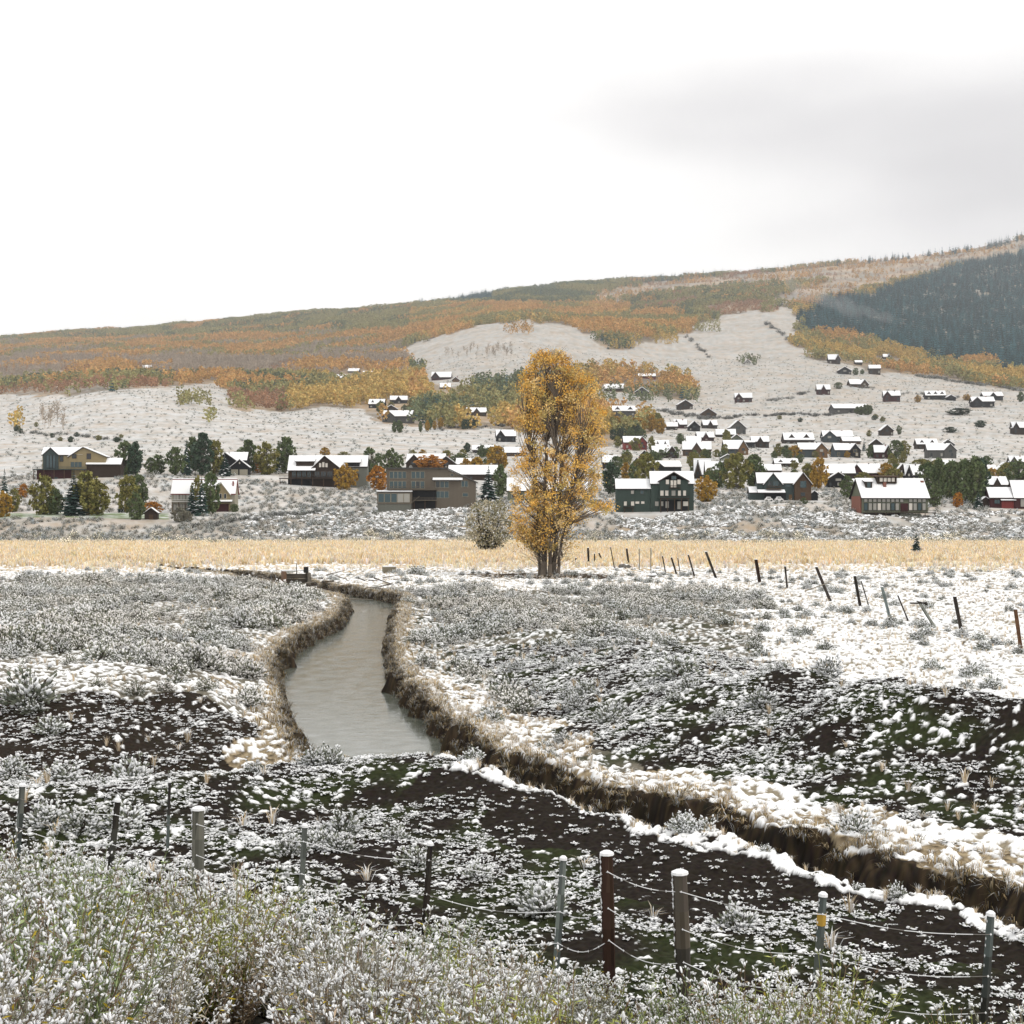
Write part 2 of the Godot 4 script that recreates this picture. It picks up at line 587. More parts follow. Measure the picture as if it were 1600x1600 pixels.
func near_raw(x: float, d: float) -> float:
	var h := 0.0
	if d < 75.0:
		var s := fence_side(x, d)
		if s > -1.0: h += 0.26 * (sqrt((s - 0.6) * (s - 0.6) + 0.35) + s - 0.6) * 0.5
		if d < 34.0 and x < 3.0 and s < 3.0:
			var e := 99.0
			for i in BERM.size() - 1:
				e = minf(e, seg_dist(x, d, BERM[i][0], BERM[i][1], BERM[i + 1][0], BERM[i + 1][1]).x)
			h += 0.34 * exp(-e * e / 2.2)
			# hollow behind the berm on the left
			var f := seg_dist(x, d, -14.0, 23.6, -4.4, 26.8).x
			h -= 0.45 * exp(-f * f / 1.6)
		if x < 1.0 and d > 25.0:
			var cxx := along(COURSE_X, 0, 1, d)
			var lip := 27.6 + 0.12 * maxf(0.0, -x - 4.0)
			h += 0.75 * sstep(lip - 0.4, lip + 3.2, d + 0.5 * n2.get_noise_2d(x * 0.4, d * 0.4)) * (1.0 - sstep(34.0, 62.0, d)) * sstep(1.2, 4.2, cxx - x)
		if x > -2.0:
			var e := 99.0
			var amp := 0.0
			for i in MOUND.size() - 1:
				var q := seg_dist(x, d, MOUND[i][0], MOUND[i][1], MOUND[i + 1][0], MOUND[i + 1][1])
				if q.x < e:
					e = q.x
					amp = lerpf(MOUND[i][2], MOUND[i + 1][2], q.y)
			h += amp * exp(-e * e / 7.5) * (1.0 + 0.25 * nb.get_noise_2d(x * 0.3, d * 0.3))
	h += 0.10 * nb.get_noise_2d(x * 0.22, d * 0.22) + 0.05 * n2.get_noise_2d(x * 0.9, d * 0.9)
	var sd := ditch(x, d)
	if sd < 3.0:
		sd += 0.22 * n1.get_noise_2d(x * 0.8, d * 0.8) + 0.08 * n2.get_noise_2d(x * 3.0, d * 3.0)
		h = lerpf(-0.8, h + 0.08 * exp(-sd * sd), sstep(-0.28, 0.36 + 0.25 * nb.get_noise_2d(x * 0.5, d * 0.5), sd))
	return h * (1.0 - sstep(150.0, 200.0, d))

func near_h(x: float, d: float) -> float:
	if d > 203.0: return far_h(x, d)
	var r := row_of(d)
	var i := clampi(int(r), 0, nd.size() - 2)
	var fr := clampf(r - i, 0.0, 1.0)
	var fc := clampf((x / maxf(d, 8.0) + NU) / (2.0 * NU) * NC, 0.0, NC - 0.001)
	var j := int(fc)
	fc -= j
	var k := i * (NC + 1) + j
	return lerpf(lerpf(nh[k], nh[k + 1], fc), lerpf(nh[k + NC + 1], nh[k + NC + 2], fc), fr)

func row_of(d: float) -> float:
	if d < 9.0: return (d + 3.0) / 0.1
	if d < 40.0: return 120.0 + log(d / 9.0) / 0.0016
	return 1052.0 + log(d / 39.984) / 0.0042

func zone_at(x: float, d: float) -> int:
	var i := clampi(int(row_of(d) + 0.5), 0, nd.size() - 1)
	var j := clampi(int((x / maxf(d, 8.0) + NU) / (2.0 * NU) * NC + 0.5), 0, NC)
	return nzone[i * (NC + 1) + j]

# 0 brush bank, 1 berm, 2 bare track, 3 snow fringe, 4 left slope, 5 left sage flat, 6 grassy ditch edge, 7 snowy bench, 8 mound, 9 snowy field, 10 meadow, 11 ditch wall and bed, 12 bare ground under the tree, 13 right sage
func zone_of(x: float, d: float) -> int:
	var sd := ditch(x, d) + 0.22 * n1.get_noise_2d(x * 0.8, d * 0.8) + 0.08 * n2.get_noise_2d(x * 3.0, d * 3.0)
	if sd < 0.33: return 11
	if fence_side(x, d) > 0.5 + 0.5 * nb.get_noise_2d(x, d): return 0
	var w := nb.get_noise_2d(x * 0.35, d * 0.35)
	if d < 28.0 and d < along(NEAR_SIDE, 0, 1, x) - 0.0:
		if x > -0.7 + 1.1 * n2.get_noise_2d(x * 0.7, d * 0.7) - 0.25 * (25.0 - d):
			if sd < 0.75 + 0.5 * w: return 3
			if sd < 2.3 + 1.2 * w - 0.5 * sstep(1.0, 5.0, x): return 2
		return 1
	var px := 800.0 + x / d * F
	var pyf := 800.0 + EYE * F / d
	if d > 112.0 + 8.0 * w: return 10
	var tx := (x - 2.3) / 5.5
	var td := (d - 102.0) / 5.0
	if tx * tx + td * td < 1.0 + 0.5 * nb.get_noise_2d(x * 0.6, d * 0.6): return 12
	var cx := along(COURSE_X, 0, 1, d)
	if x < cx:
		if d > 95.0 + 5.0 * w and x > -60.0: return 9
		if sd < 1.3 + 0.9 * w: return 6
		var lip := 27.6 + 0.12 * maxf(0.0, -x - 4.0)
		if d < lip + 2.7 + 0.8 * w: return 4
		return 5
	if sd < 0.8 + 0.5 * w: return 6
	if d < 46.0 and x > cx + 2.0:
		var e := 99.0
		for i in MOUND.size() - 1:
			e = minf(e, seg_dist(x, d, MOUND[i][0], MOUND[i][1], MOUND[i + 1][0], MOUND[i + 1][1]).x)
		if sd < 1.7 + 0.8 * w: return 7
		if e < 4.4 + 0.9 * w: return 8
	if sd < 1.5 + 0.6 * w and d < 40.0: return 7
	if px < 1180.0 + 60.0 * w and d < 84.0: return 13
	return 9

func build_near_ground() -> void:
	var d := -3.0
	while d < 8.95:
		nd.append(d)
		d += 0.1
	var k2 := 0
	while true:
		d = 9.0 * exp(0.0016 * k2) if k2 < 932 else 39.984 * exp(0.0042 * (k2 - 932))
		k2 += 1
		nd.append(d)
		if d > 204.0: break
	var rows := nd.size() - 1
	var cols := NC + 1
	nh.resize(nd.size() * cols)
	nzone.resize(nd.size() * cols)
	var v := PackedVector3Array()
	var c := PackedColorArray()
	v.resize(nh.size())
	c.resize(nh.size())
	var snow := Color(0.86, 0.87, 0.88)
	var soil := Color(0.022, 0.018, 0.015)
	var brown := Color(0.075, 0.055, 0.035)
	var green := Color(0.030, 0.036, 0.017)
	var tan := Color(0.42, 0.31, 0.17)
	var grey := Color(0.21, 0.20, 0.165)
	for r in nd.size():
		d = nd[r]
		var wd := maxf(d, 8.0)
		for k in cols:
			var x := lerpf(-NU, NU, float(k) / NC) * wd
			var id := r * cols + k
			var z := zone_of(x, d)
			nzone[id] = z
			var h := near_raw(x, d)
			var a := n1.get_noise_2d(x * 2.9, d * 2.9)
			var b := n2.get_noise_2d(x * 5.6, d * 5.6)
			var g := nb.get_noise_2d(x * 0.6, d * 0.6)
			var n := (0.32 if z == 1 or z == 8 or z == 4 or z == 2 else 0.5) * a + 0.55 * b + 0.13 * g + 0.14 * n1.get_noise_2d(x * 9.0, d * 9.0)
			var cover := 0.5
			var under := soil
			match z:
				0:
					cover = 0.2
					under = mix(soil, grey, 0.15)
				1:
					cover = 0.20 + 0.10 * sstep(0.0, -5.0, x)
					under = mix(soil, green, clampf(0.45 + 1.2 * g, 0, 1))
				2: cover = 0.1
				3: cover = 0.62
				4:
					cover = 0.25
					under = mix(soil, brown, 0.1)
				5:
					cover = 0.40
					under = mix(grey, brown, 0.35)
				6:
					cover = 0.45
					under = mix(mix(tan, grey, 0.5), brown, clampf(0.5 + b, 0.1, 0.9))
				7:
					cover = 0.47
					under = mix(mix(tan, grey, 0.5), brown, clampf(0.4 + b, 0, 1))
				8:
					cover = 0.31
					under = mix(soil, green, clampf(0.5 + 1.3 * g, 0, 1))
				9:
					cover = 0.60
					under = mix(mix(tan, grey, 0.75), soil, clampf(0.25 + 0.9 * g, 0, 0.6))
				10:
					cover = 0.5
					under = tan
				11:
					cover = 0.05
					under = mix(soil, brown * 0.7, clampf(0.4 + b, 0, 1))  # brown darkened here: the bank's shadow is painted into the soil colour
				12:
					cover = 0.24
					under = mix(brown, soil, 0.35)
				13:
					cover = 0.36
					under = mix(mix(grey, brown, 0.4), green, clampf(0.3 + g, 0, 0.8))
			var t := lerpf(0.85, -0.85, cover)
			var m := sstep(t - 0.06, t + 0.06, n)
			if z == 11: m = 0.0
			else: h += 0.035 * sstep(t - 0.05, t + 0.45, n)
			h += 0.02 * b + 0.01 * n1.get_noise_2d(x * 11.0, d * 11.0)
			nh[id] = h
			v[id] = Vector3(x, h, -d)
			under = under * (1.0 + 0.35 * n2.get_noise_2d(x * 11.0, d * 11.0))
			under.a = 1.0
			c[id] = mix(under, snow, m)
	var o := MeshInstance3D.new()
	o.name = "ground"
	o.mesh = grid_mesh(v, c, rows, NC)
	o.material_override = M["ground"]
	add_child(o)
	tag(o, "", "", "", "structure")

func build_water() -> void:
	var s := Shape.new()
	var lv := -0.42
	# one sheet under the whole ditch, hidden where the ground stands higher
	var pts := COURSE
	for i in pts.size() - 1:
		var a: Array = pts[i]
		var b: Array = pts[i + 1]
		var t0 := Vector2(pts[i][0] - pts[maxi(i - 1, 0)][0] + b[0] - a[0], pts[i][1] - pts[maxi(i - 1, 0)][1] + b[1] - a[1]).normalized().orthogonal()
		var nx: Array = pts[mini(i + 2, pts.size() - 1)]
		var t1 := Vector2(nx[0] - b[0] + b[0] - a[0], nx[1] - b[1] + b[1] - a[1]).normalized().orthogonal()
		var w0: float = a[2] + 0.75
		var w1: float = b[2] + 0.75
		s.quad(Vector3(a[0] - t0.x * w0, lv, -(a[1] - t0.y * w0)), Vector3(b[0] - t1.x * w1, lv, -(b[1] - t1.y * w1)), Vector3(b[0] + t1.x * w1, lv, -(b[1] + t1.y * w1)), Vector3(a[0] + t0.x * w0, lv, -(a[1] + t0.y * w0)), Color.WHITE)
	for i in s.n.size(): s.n[i] = Vector3.UP
	var m := StandardMaterial3D.new()
	m.resource_name = "still_muddy_water"
	m.albedo_color = srgb(0.16, 0.17, 0.15)
	m.roughness = 0.06
	m.metallic_specular = 0.5
	m.albedo_texture = noise_tex(0.018, Color(0.72, 0.75, 0.70), Color(1, 1, 1), 31)
	var nt := noise_tex(0.02, Color.BLACK, Color.WHITE, 77)
	nt.as_normal_map = true
	nt.bump_strength = 1.5
	nt.color_ramp = null
	m.normal_enabled = true
	m.normal_texture = nt
	m.normal_scale = 0.10
	m.roughness_texture = noise_tex(0.012, Color(0.4, 0.4, 0.4), Color(1, 1, 1), 55)
	m.roughness = 0.2
	m.uv1_triplanar = true
	m.uv1_world_triplanar = true
	m.uv1_scale = Vector3(0.35, 0.35, 0.35)
	var o := obj("water", s, m)
	tag(o, "", "", "", "structure")

# ------------------------------------------------------------------ trees
const SNOW := Color(0.86, 0.87, 0.89)

func rand_dir() -> Vector3:
	var z := rr(-1.0, 1.0)
	var a := rr(0.0, TAU)
	var r := sqrt(1.0 - z * z)
	return Vector3(r * cos(a), z, r * sin(a))

func leaf_quad(s: Shape, p: Vector3, size: float, col: Color) -> void:
	var a := rand_dir()
	var b := a.cross(rand_dir()).normalized()
	a *= size * 0.5
	b *= size * rr(0.32, 0.5)
	s.quad(p - a, p + b, p + a, p - b, col)

# crown half-widths of the cottonwood: height, left reach, right reach in metres
const CROWN := [[1.75, 0.8, 0.6], [2.3, 1.8, 1.1], [3.1, 2.4, 1.6], [3.95, 2.65, 2.4], [4.6, 2.55, 4.75], [5.3, 2.5, 4.0], [6.1, 2.5, 3.45], [7.2, 2.85, 3.7], [8.8, 2.3, 3.85], [11.0, 2.5, 3.8], [12.3, 2.3, 3.7], [13.2, 2.15, 3.3], [14.0, 1.8, 2.5], [14.9, 1.25, 1.3], [15.5, 0.25, 0.6]]

func limb(s: Shape, p: Vector3, q: Vector3, r0: float, r1: float, bend: float, col: Color, parts := 4, sides := 5) -> void:
	var side := Vector3(rr(-1, 1), rr(-0.2, 0.3), rr(-1, 1)) * bend
	var last := p
	for k in parts:
		var t := float(k + 1) / parts
		var at := p.lerp(q, t) + side * sin(t * PI)
		s.tube(last, at, lerpf(r0, r1, float(k) / parts), lerpf(r0, r1, t), sides, col)
		last = at

func build_golden_tree() -> void:
	var d := 102.0
	var x := 57.0 / F * d
	var root := base("cottonwood_tree", Vector3(x, near_h(x, d) - 0.05, -d))
	tag(root, "tall golden cottonwood with several stems standing alone beside the meadow", "tree")
	var bark := Color(0.085, 0.07, 0.056)
	var bark2 := Color(0.17, 0.145, 0.115)
	var stems := [
		[Vector3(-0.35, 0, 0.1), Vector3(-0.15, 14.2, 0.2), 0.21], [Vector3(0.35, 0, -0.1), Vector3(1.3, 13.4, -0.6), 0.18], [Vector3(0.05, 0, 0.35), Vector3(0.5, 12.0, 1.4), 0.15],
		[Vector3(-0.6, 0, -0.2), Vector3(-1.5, 10.5, -0.8), 0.12], [Vector3(0.62, 0, 0.2), Vector3(2.4, 9.5, 0.9), 0.12]]
	var paths := []
	for st in stems:
		var s := Shape.new()
		var path := []
		var last: Vector3 = st[0]
		var lean := Vector3(rr(-0.3, 0.3), 0, rr(-0.3, 0.3))
		path.append(last)
		for k in 14:
			var t := (k + 1) / 14.0
			var e: Vector3 = st[1]
			var at: Vector3 = st[0].lerp(e, t) + lean * sin(t * PI) + Vector3(rr(-0.07, 0.07), 0, rr(-0.07, 0.07))
			at.x = lerpf(st[0].x, e.x, pow(t, 1.5)) + lean.x * sin(t * PI) + rr(-0.06, 0.06)
			s.tube(last, at, lerpf(st[2], 0.03, k / 14.0) * (1.25 if k == 0 else 1.0), lerpf(st[2], 0.03, t), 7, bark if k % 2 else bark2)
			path.append(at)
			last = at
		paths.append(path)
		obj("trunk", s, M["twig"], root)
	var limbs := Shape.new()
	var leaves := Shape.new()
	var cols := [Color(0.86, 0.55, 0.15), Color(0.80, 0.47, 0.11), Color(0.88, 0.62, 0.24), Color(0.70, 0.47, 0.13), Color(0.56, 0.44, 0.16), Color(0.84, 0.50, 0.12), Color(0.90, 0.68, 0.34)]
	for i in 900:
		var h := rr(1.9, 15.3)
		var l := along(CROWN, 0, 1, h)
		var r := along(CROWN, 0, 2, h)
		var a := rr(0, TAU)
		var q := pow(rng.randf(), 0.42)
		var half := (l + r) * 0.5
		var p := Vector3((r - l) * 0.5 + half * q * cos(a), h, half * 0.82 * q * sin(a))
		if nb.get_noise_3d(p.x * 0.45 + 50.0, p.y * 0.45, p.z * 0.45) < -0.42: continue
		# a branch from the nearest stem, lower down, up to the clump
		var best := Vector3.ZERO
		var bd := 99.0
		for path in paths:
			for e in path:
				if e.y > h * 0.82 - 0.2 or e.y < h * 0.5 - 1.0: continue
				var dd: float = e.distance_to(p)
				if dd < bd:
					bd = dd
					best = e
		if bd < 90.0: limb(limbs, best, p, 0.012 + 0.009 * bd, 0.008, 0.10 * bd, bark2 if i % 3 else bark, 4, 4)
		var tone: Color = pick(cols)
		var size := rr(0.28, 0.68)
		for k in 5:
			limbs.tube(p, p + Vector3(rr(-1, 1), rr(-0.2, 1.2), rr(-1, 1)) * size, 0.012, 0.005, 3, bark2)
		var count := int(rr(32, 70))
		for k in count:
			var o := rand_dir() * pow(rng.randf(), 0.5) * size
			o.y *= 0.85
			leaf_quad(leaves, p + o, rr(0.08, 0.15), tone * rr(0.75, 1.15))
	# whips of new twigs round the foot
	for i in 130:
		var a := rr(0, TAU)
		var p := Vector3(cos(a), 0, sin(a)) * rr(0.3, 0.7)
		var q := p + Vector3(cos(a) * rr(0.3, 1.9), rr(1.2, 3.2), sin(a) * rr(0.3, 1.9))
		limb(limbs, p + Vector3(0, rr(0.3, 1.8), 0), q, 0.014, 0.006, 0.2, bark2, 3, 3)
		if q.y > 1.9:
			for k in 7: leaf_quad(leaves, q + rand_dir() * 0.35, rr(0.1, 0.16), pick(cols) * rr(0.6, 1.0))
	obj("limbs", limbs, M["twig"], root)
	obj("crown", leaves, M["leaf"], root)

# a small broadleaf tree one unit high and about one unit wide: [trunk, crown]
func leafy(seed_: int, clumps: int, leaves: int, size: float, slim: float, foot := 0.12) -> Array:
	rng.seed = seed_
	var t := Shape.new()
	var s := Shape.new()
	var bark := Color(0.20, 0.18, 0.15)
	t.tube(Vector3.ZERO, Vector3(0.01, 0.5, 0), 0.028, 0.018, 5, bark)
	t.tube(Vector3(0.01, 0.5, 0), Vector3(0, 0.92, 0.01), 0.018, 0.004, 4, bark)
	for i in clumps:
		var h := rr(foot, 0.97)
		var w := pow(sin(PI * clampf((h - foot + 0.06) / (1.06 - foot), 0.02, 0.98)), 0.7) * 0.5 * slim
		var a := rr(0, TAU)
		var q := pow(rng.randf(), 0.45)
		var p := Vector3(cos(a) * w * q, h, sin(a) * w * q)
		t.tube(Vector3(0, maxf(0.05, h - 0.16), 0), p, 0.006, 0.002, 3, bark)
		var tone := rr(0.7, 1.15)
		var warm := rr(0.9, 1.12)
		for k in leaves:
			var v := tone * rr(0.75, 1.25)
			leaf_quad(s, p + rand_dir() * rng.randf() * 0.085, size * rr(0.7, 1.3), Color(v * warm, v, v))
	return [t.mesh(), s.mesh()]

# a spruce one unit high, half a unit wide: drooping boughs in whorls, some with a strip of snow
func spruce(seed_: int, tiers: int, boughs: int, snow: float, dark: Color) -> Array:
	rng.seed = seed_
	var t := Shape.new()
	var s := Shape.new()
	t.tube(Vector3.ZERO, Vector3(0, 0.96, 0), 0.02, 0.003, 5, Color(0.06, 0.045, 0.035))
	for i in tiers:
		var f := float(i) / tiers
		var y := 0.05 + 0.93 * f
		var reach := 0.27 * pow(1.0 - f, 0.9) + 0.012
		var count := maxi(4, int(boughs * (1.0 - 0.55 * f)))
		for k in count:
			var a := TAU * (k + rr(-0.3, 0.3)) / count + i * 1.9
			var len_ := reach * rr(0.72, 1.12)
			var out := Vector3(cos(a), 0, sin(a))
			var side := Vector3(-sin(a), 0, cos(a))
			var p := Vector3(0, y + rr(-0.015, 0.015), 0)
			var mid := p + out * len_ * 0.55 + Vector3(0, -len_ * 0.18, 0)
			var tip := p + out * len_ + Vector3(0, -len_ * rr(0.25, 0.45), 0)
			var w := len_ * 0.30
			var col := dark * rr(0.7, 1.35)
			col.a = 1.0
			var low := Vector3(0, -len_ * 0.16, 0)
			s.tri(p, mid + side * w + low, tip, col)
			s.tri(p, tip, mid - side * w + low, col)
			s.tri(p, mid + side * w * 0.2, mid + side * w + low * 2.0, col)
			s.tri(p, mid - side * w - low * -2.0, mid - side * w * 0.2, col)
			if rng.randf() < snow:
				var up := Vector3(0, len_ * 0.05 + 0.003, 0)
				s.tri(p.lerp(mid, 0.45) + up, mid + side * w * 0.6 + low * 0.5 + up, tip + up * 0.5, SNOW * 0.95)
				s.tri(p.lerp(mid, 0.45) + up, tip + up * 0.5, mid - side * w * 0.6 + low * 0.5 + up, SNOW * 0.95)
	s.tri(Vector3(-0.01, 0.93, 0), Vector3(0, 1.0, 0), Vector3(0.01, 0.93, 0.01), dark)
	return [t.mesh(), s.mesh()]

func tone_mat(called: String, r: float, g: float, b: float) -> StandardMaterial3D:
	if M.has(called): return M[called]
	var m := vmat(called, 0.85, 0.2, 0.3)
	m.albedo_color = srgb(r, g, b)
	M[called] = m
	return m

var kinds := {}

func build_kinds() -> void:
	if kinds: return
	for k in 4:
		kinds["aspen%d" % k] = leafy(100 + k, 120, 22, 0.068, [0.7, 0.82, 0.62, 0.75][k], 0.08)
		kinds["round%d" % k] = leafy(200 + k, 130, 22, 0.075, [1.0, 1.15, 0.95, 1.1][k], 0.04)
		kinds["spruce%d" % k] = spruce(300 + k, 17, 14, 0.26, Color(0.040, 0.070, 0.060))
		kinds["far_spruce%d" % k] = spruce(400 + k, 7, 7, 0.0, Color(0.034, 0.098, 0.112))
		kinds["far_aspen%d" % k] = leafy(500 + k, 16, 5, 0.16, [0.75, 0.9, 0.65, 0.8][k])
	rng.seed = 777

const LEAF_TONES := {"green": [0.125, 0.16, 0.075], "olive": [0.23, 0.215, 0.07], "gold": [0.42, 0.26, 0.055], "orange": [0.47, 0.215, 0.045], "rust": [0.30, 0.13, 0.06], "pale": [0.30, 0.28, 0.19], "dark": [0.07, 0.105, 0.07], "grey": [0.24, 0.23, 0.18]}

func plant_tree(at: Vector3, h: float, w: float, form: String, tone: String, label: String, group: String) -> void:
	var kind := "spruce" if form == "spruce" else form
	var parts: Array = kinds["%s%d" % [kind, rng.randi_range(0, 3)]]
	var called := "spruce_tree" if form == "spruce" else ("shrub" if form == "round" and h < 3.2 else "aspen_tree")
	var o := base(called, at - Vector3(0, 0.15, 0), rr(0, TAU))
	tag(o, label, "shrub" if called == "shrub" else "tree", group)
	for i in 2:
		var p := MeshInstance3D.new()
		p.name = ["trunk", "crown"][i]
		p.mesh = parts[i]
		var wide := w / (0.54 if form == "spruce" else (0.95 if form == "round" else 0.62))
		p.scale = Vector3(wide, h, wide)
		if i == 0: p.material_override = M["twig"]
		else:
			var c: Array = LEAF_TONES.get(tone, [1, 1, 1])
			p.material_override = M["needle"] if form == "spruce" else tone_mat("leaf_" + tone, c[0], c[1], c[2])
		o.add_child(p, true)

# ------------------------------------------------------------------ hillside woods
func clearing(x: float, d: float) -> bool:      # the plots in front of the hillside cabins are open
	for f in footprints:
		if f[1] > 520.0 and d > f[1] - 130.0 and d < f[1] + 22.0 and absf(x - f[0] * d / f[1]) < 21.0 * f[2]: return true
	return false

func build_hill_woods() -> void:
	build_kinds()
	var where := {}
	var tint := {}
	for k in 4:
		for f in ["a", "s", "g"]:
			where[f + str(k)] = []
			tint[f + str(k)] = []
	var cols := {"orange": Color(0.66, 0.42, 0.17), "gold": Color(0.64, 0.47, 0.17), "rust": Color(0.48, 0.29, 0.18), "olive": Color(0.40, 0.37, 0.17), "green": Color(0.22, 0.25, 0.14), "grey": Color(0.46, 0.40, 0.34)}
	var tries := 120000
	for i in tries:
		var d := sqrt(lerpf(700.0 * 700.0, 3640.0 * 3640.0, rng.randf()))
		var u := rr(-0.40, 0.43)
		var x := u * d
		var fr := int((log(d) - FLO) / (FHI - FLO) * FR + 0.5)
		var fc := int((u + FU) / (2.0 * FU) * FC + 0.5)
		var z := fzone[fr * (FC + 1) + fc]
		if z == 0: continue
		var y := far_h(x, d)
		var px := 800.0 + u * F
		var py := 800.0 - (y - EYE) / d * F
		if py > 690.0 or clearing(x, d): continue
		var k := str(rng.randi_range(0, 3))
		var p := Vector3(x, y - 0.3, -d)
		if z == 2:
			var h := rr(10.0, 20.0)
			where["s" + k].append(put_at(p, rr(0, TAU), Vector3(h * 0.95, h, h * 0.95)))
			tint["s" + k].append(Color.WHITE * (rr(0.35, 0.9) if rng.randf() < 0.55 else rr(1.0, 1.9)))
			continue
		var g := nb.get_noise_2d(x * 0.006, d * 0.0035) * 0.95 + rr(-0.2, 0.2)
		var tone := "olive"
		if z == 3:
			if rng.randf() > 0.10: continue
			tone = "rust" if g > 0 else "orange"
		elif px > 1225.0:
			tone = "gold" if g > 0.1 else ("olive" if g > -0.35 else "orange")
		elif px > 985.0 and py < 500.0:
			tone = "rust" if g > 0.25 else ("olive" if g > -0.1 else ("green" if g > -0.45 else "orange"))
		elif px > 640.0 and py < 530.0:
			if py < 476.0: tone = "green" if g > -0.15 else "olive"
			else: tone = "orange" if g > -0.05 else ("gold" if g > -0.3 else "olive")
		elif px > 640.0:
			tone = "orange" if g > 0.35 else ("gold" if g > 0.05 else ("olive" if g > -0.3 else "green"))
		elif py > 592.0:
			tone = ("rust" if px < 450.0 else "gold") if g > 0.22 else ("olive" if g > -0.25 else ("green" if g > -0.5 else "orange"))
			if px < 200.0 and rng.randf() < 0.6: continue
		elif py > 562.0:
			tone = "grey" if g > -0.05 else ("rust" if g > -0.3 else "orange")
			if px < 180.0 and rng.randf() < 0.45: continue
		elif py > 528.0 - 0.03 * (px - 300.0):
			tone = "orange" if g > -0.15 else ("olive" if g > -0.45 else "grey")
		else:
			tone = "olive" if g > -0.1 else ("green" if g > -0.45 else "orange")
		var c: Color = cols[tone] * rr(0.82, 1.15)
		c.a = 1.0
		if tone == "green" and rng.randf() < 0.25 or (py < 472.0 and px > 650.0 and px < 770.0):
			var h := rr(9.0, 15.0)
			where["s" + k].append(put_at(p, rr(0, TAU), Vector3(h * 0.9, h, h * 0.9)))
			tint["s" + k].append(Color.WHITE * rr(0.8, 1.3))
			continue
		var h := rr(6.5, 11.5)
		if tone == "rust": h *= 0.65
		var f := "g" if tone == "grey" else "a"
		where[f + k].append(put_at(p, rr(0, TAU), Vector3(h * rr(0.8, 1.1), h, h * rr(0.8, 1.1))))
		tint[f + k].append(c)
	# scattered spruces along the skyline
	for seg in [[655, 770, 150], [975, 1160, 120], [1180, 1400, 150], [1385, 1700, 330], [0, 110, 14], [255, 330, 40], [700, 960, 60]]:
		for i in seg[2]:
			var px := rr(seg[0], seg[1])
			var d := rr(3430.0, 3630.0)
			var u := (px - 800.0) / F
			if nb.get_noise_2d(px * 0.05, 3.0) < -0.25: continue
			var h := rr(14.0, 25.0)
			var k := str(rng.randi_range(0, 3))
			where["s" + k].append(put_at(Vector3(u * d, far_h(u * d, d) - 0.5, -d), rr(0, TAU), Vector3(h * 0.9, h, h * 0.9)))
			tint["s" + k].append(Color.WHITE * rr(0.7, 1.1))
	# small groves on the open slopes: px range, py range, how many, tone
	for gv in [[788, 832, 512, 524, 26, "orange"], [690, 800, 545, 560, 34, "grey"], [950, 1000, 530, 548, 40, "gold"], [1022, 1058, 528, 540, 30, "gold"], [1085, 1125, 498, 520, 60, "olive"], [280, 330, 622, 640, 26, "olive"], [62, 100, 650, 672, 14, "grey"],
			[20, 34, 655, 672, 6, "gold"], [322, 334, 658, 664, 5, "olive"], [1150, 1186, 562, 572, 16, "green"], [760, 830, 590, 628, 46, "green"], [940, 1090, 612, 632, 60, "green"], [930, 1080, 592, 614, 70, "orange"]]:
		for i in gv[4]:
			var p := hit(rr(gv[0], gv[1]), rr(gv[2], gv[3]))
			var k := str(rng.randi_range(0, 3))
			var h := rr(5.0, 9.0)
			var f := "g" if gv[5] == "grey" else "a"
			where[f + k].append(put_at(p, rr(0, TAU), Vector3(h * 0.9, h, h * 0.9)))
			var c: Color = cols[gv[5]] * rr(0.75, 1.2)
			c.a = 1.0
			tint[f + k].append(c)
	var fm := vmat("far_leaf", 0.9, 0.15, 0.4)
	var names := {"a": ["aspen_wood", "far-off wood of orange and olive aspens covering the hillside", "wood"], "g": ["bare_wood", "far-off wood of grey leafless aspens on the hillside", "wood"], "s": ["spruce_forest", "dark blue green spruce forest on the far hillside and ridge", "forest"]}
	for f in ["a", "g", "s"]:
		for k in 4:
			var key: String = f + str(k)
			if where[key].is_empty(): continue
			var mesh: ArrayMesh
			if f == "a": mesh = kinds["far_aspen%d" % k][1]
			elif f == "s": mesh = kinds["far_spruce%d" % k][1]
			else: mesh = bare_tree(600 + k)
			var nm: Array = names[f]
			mass(nm[0], mesh, M["needle"] if f == "s" else fm, where[key], tint[key], nm[1], nm[2])

func bare_tree(seed_: int) -> ArrayMesh:
	var keep := rng.state
	rng.seed = seed_
	var s := Shape.new()
	s.tube(Vector3.ZERO, Vector3(0, 0.95, 0), 0.03, 0.006, 3, Color(1.6, 1.6, 1.6))
	for i in 22:
		var h := rr(0.2, 0.9)
		var a := rr(0, TAU)
		var e := Vector3(cos(a) * rr(0.1, 0.28), rr(0.08, 0.25), sin(a) * rr(0.1, 0.28))
		s.tube(Vector3(0, h, 0), Vector3(0, h, 0) + e, 0.014, 0.006, 3, Color(1, 1, 1) * rr(0.7, 1.2))
		for k in 2: leaf_quad(s, Vector3(0, h, 0) + e * rr(0.5, 1.1), 0.10, Color(1, 0.95, 0.9) * rr(0.7, 1.1))
	rng.state = keep
	return s.mesh()

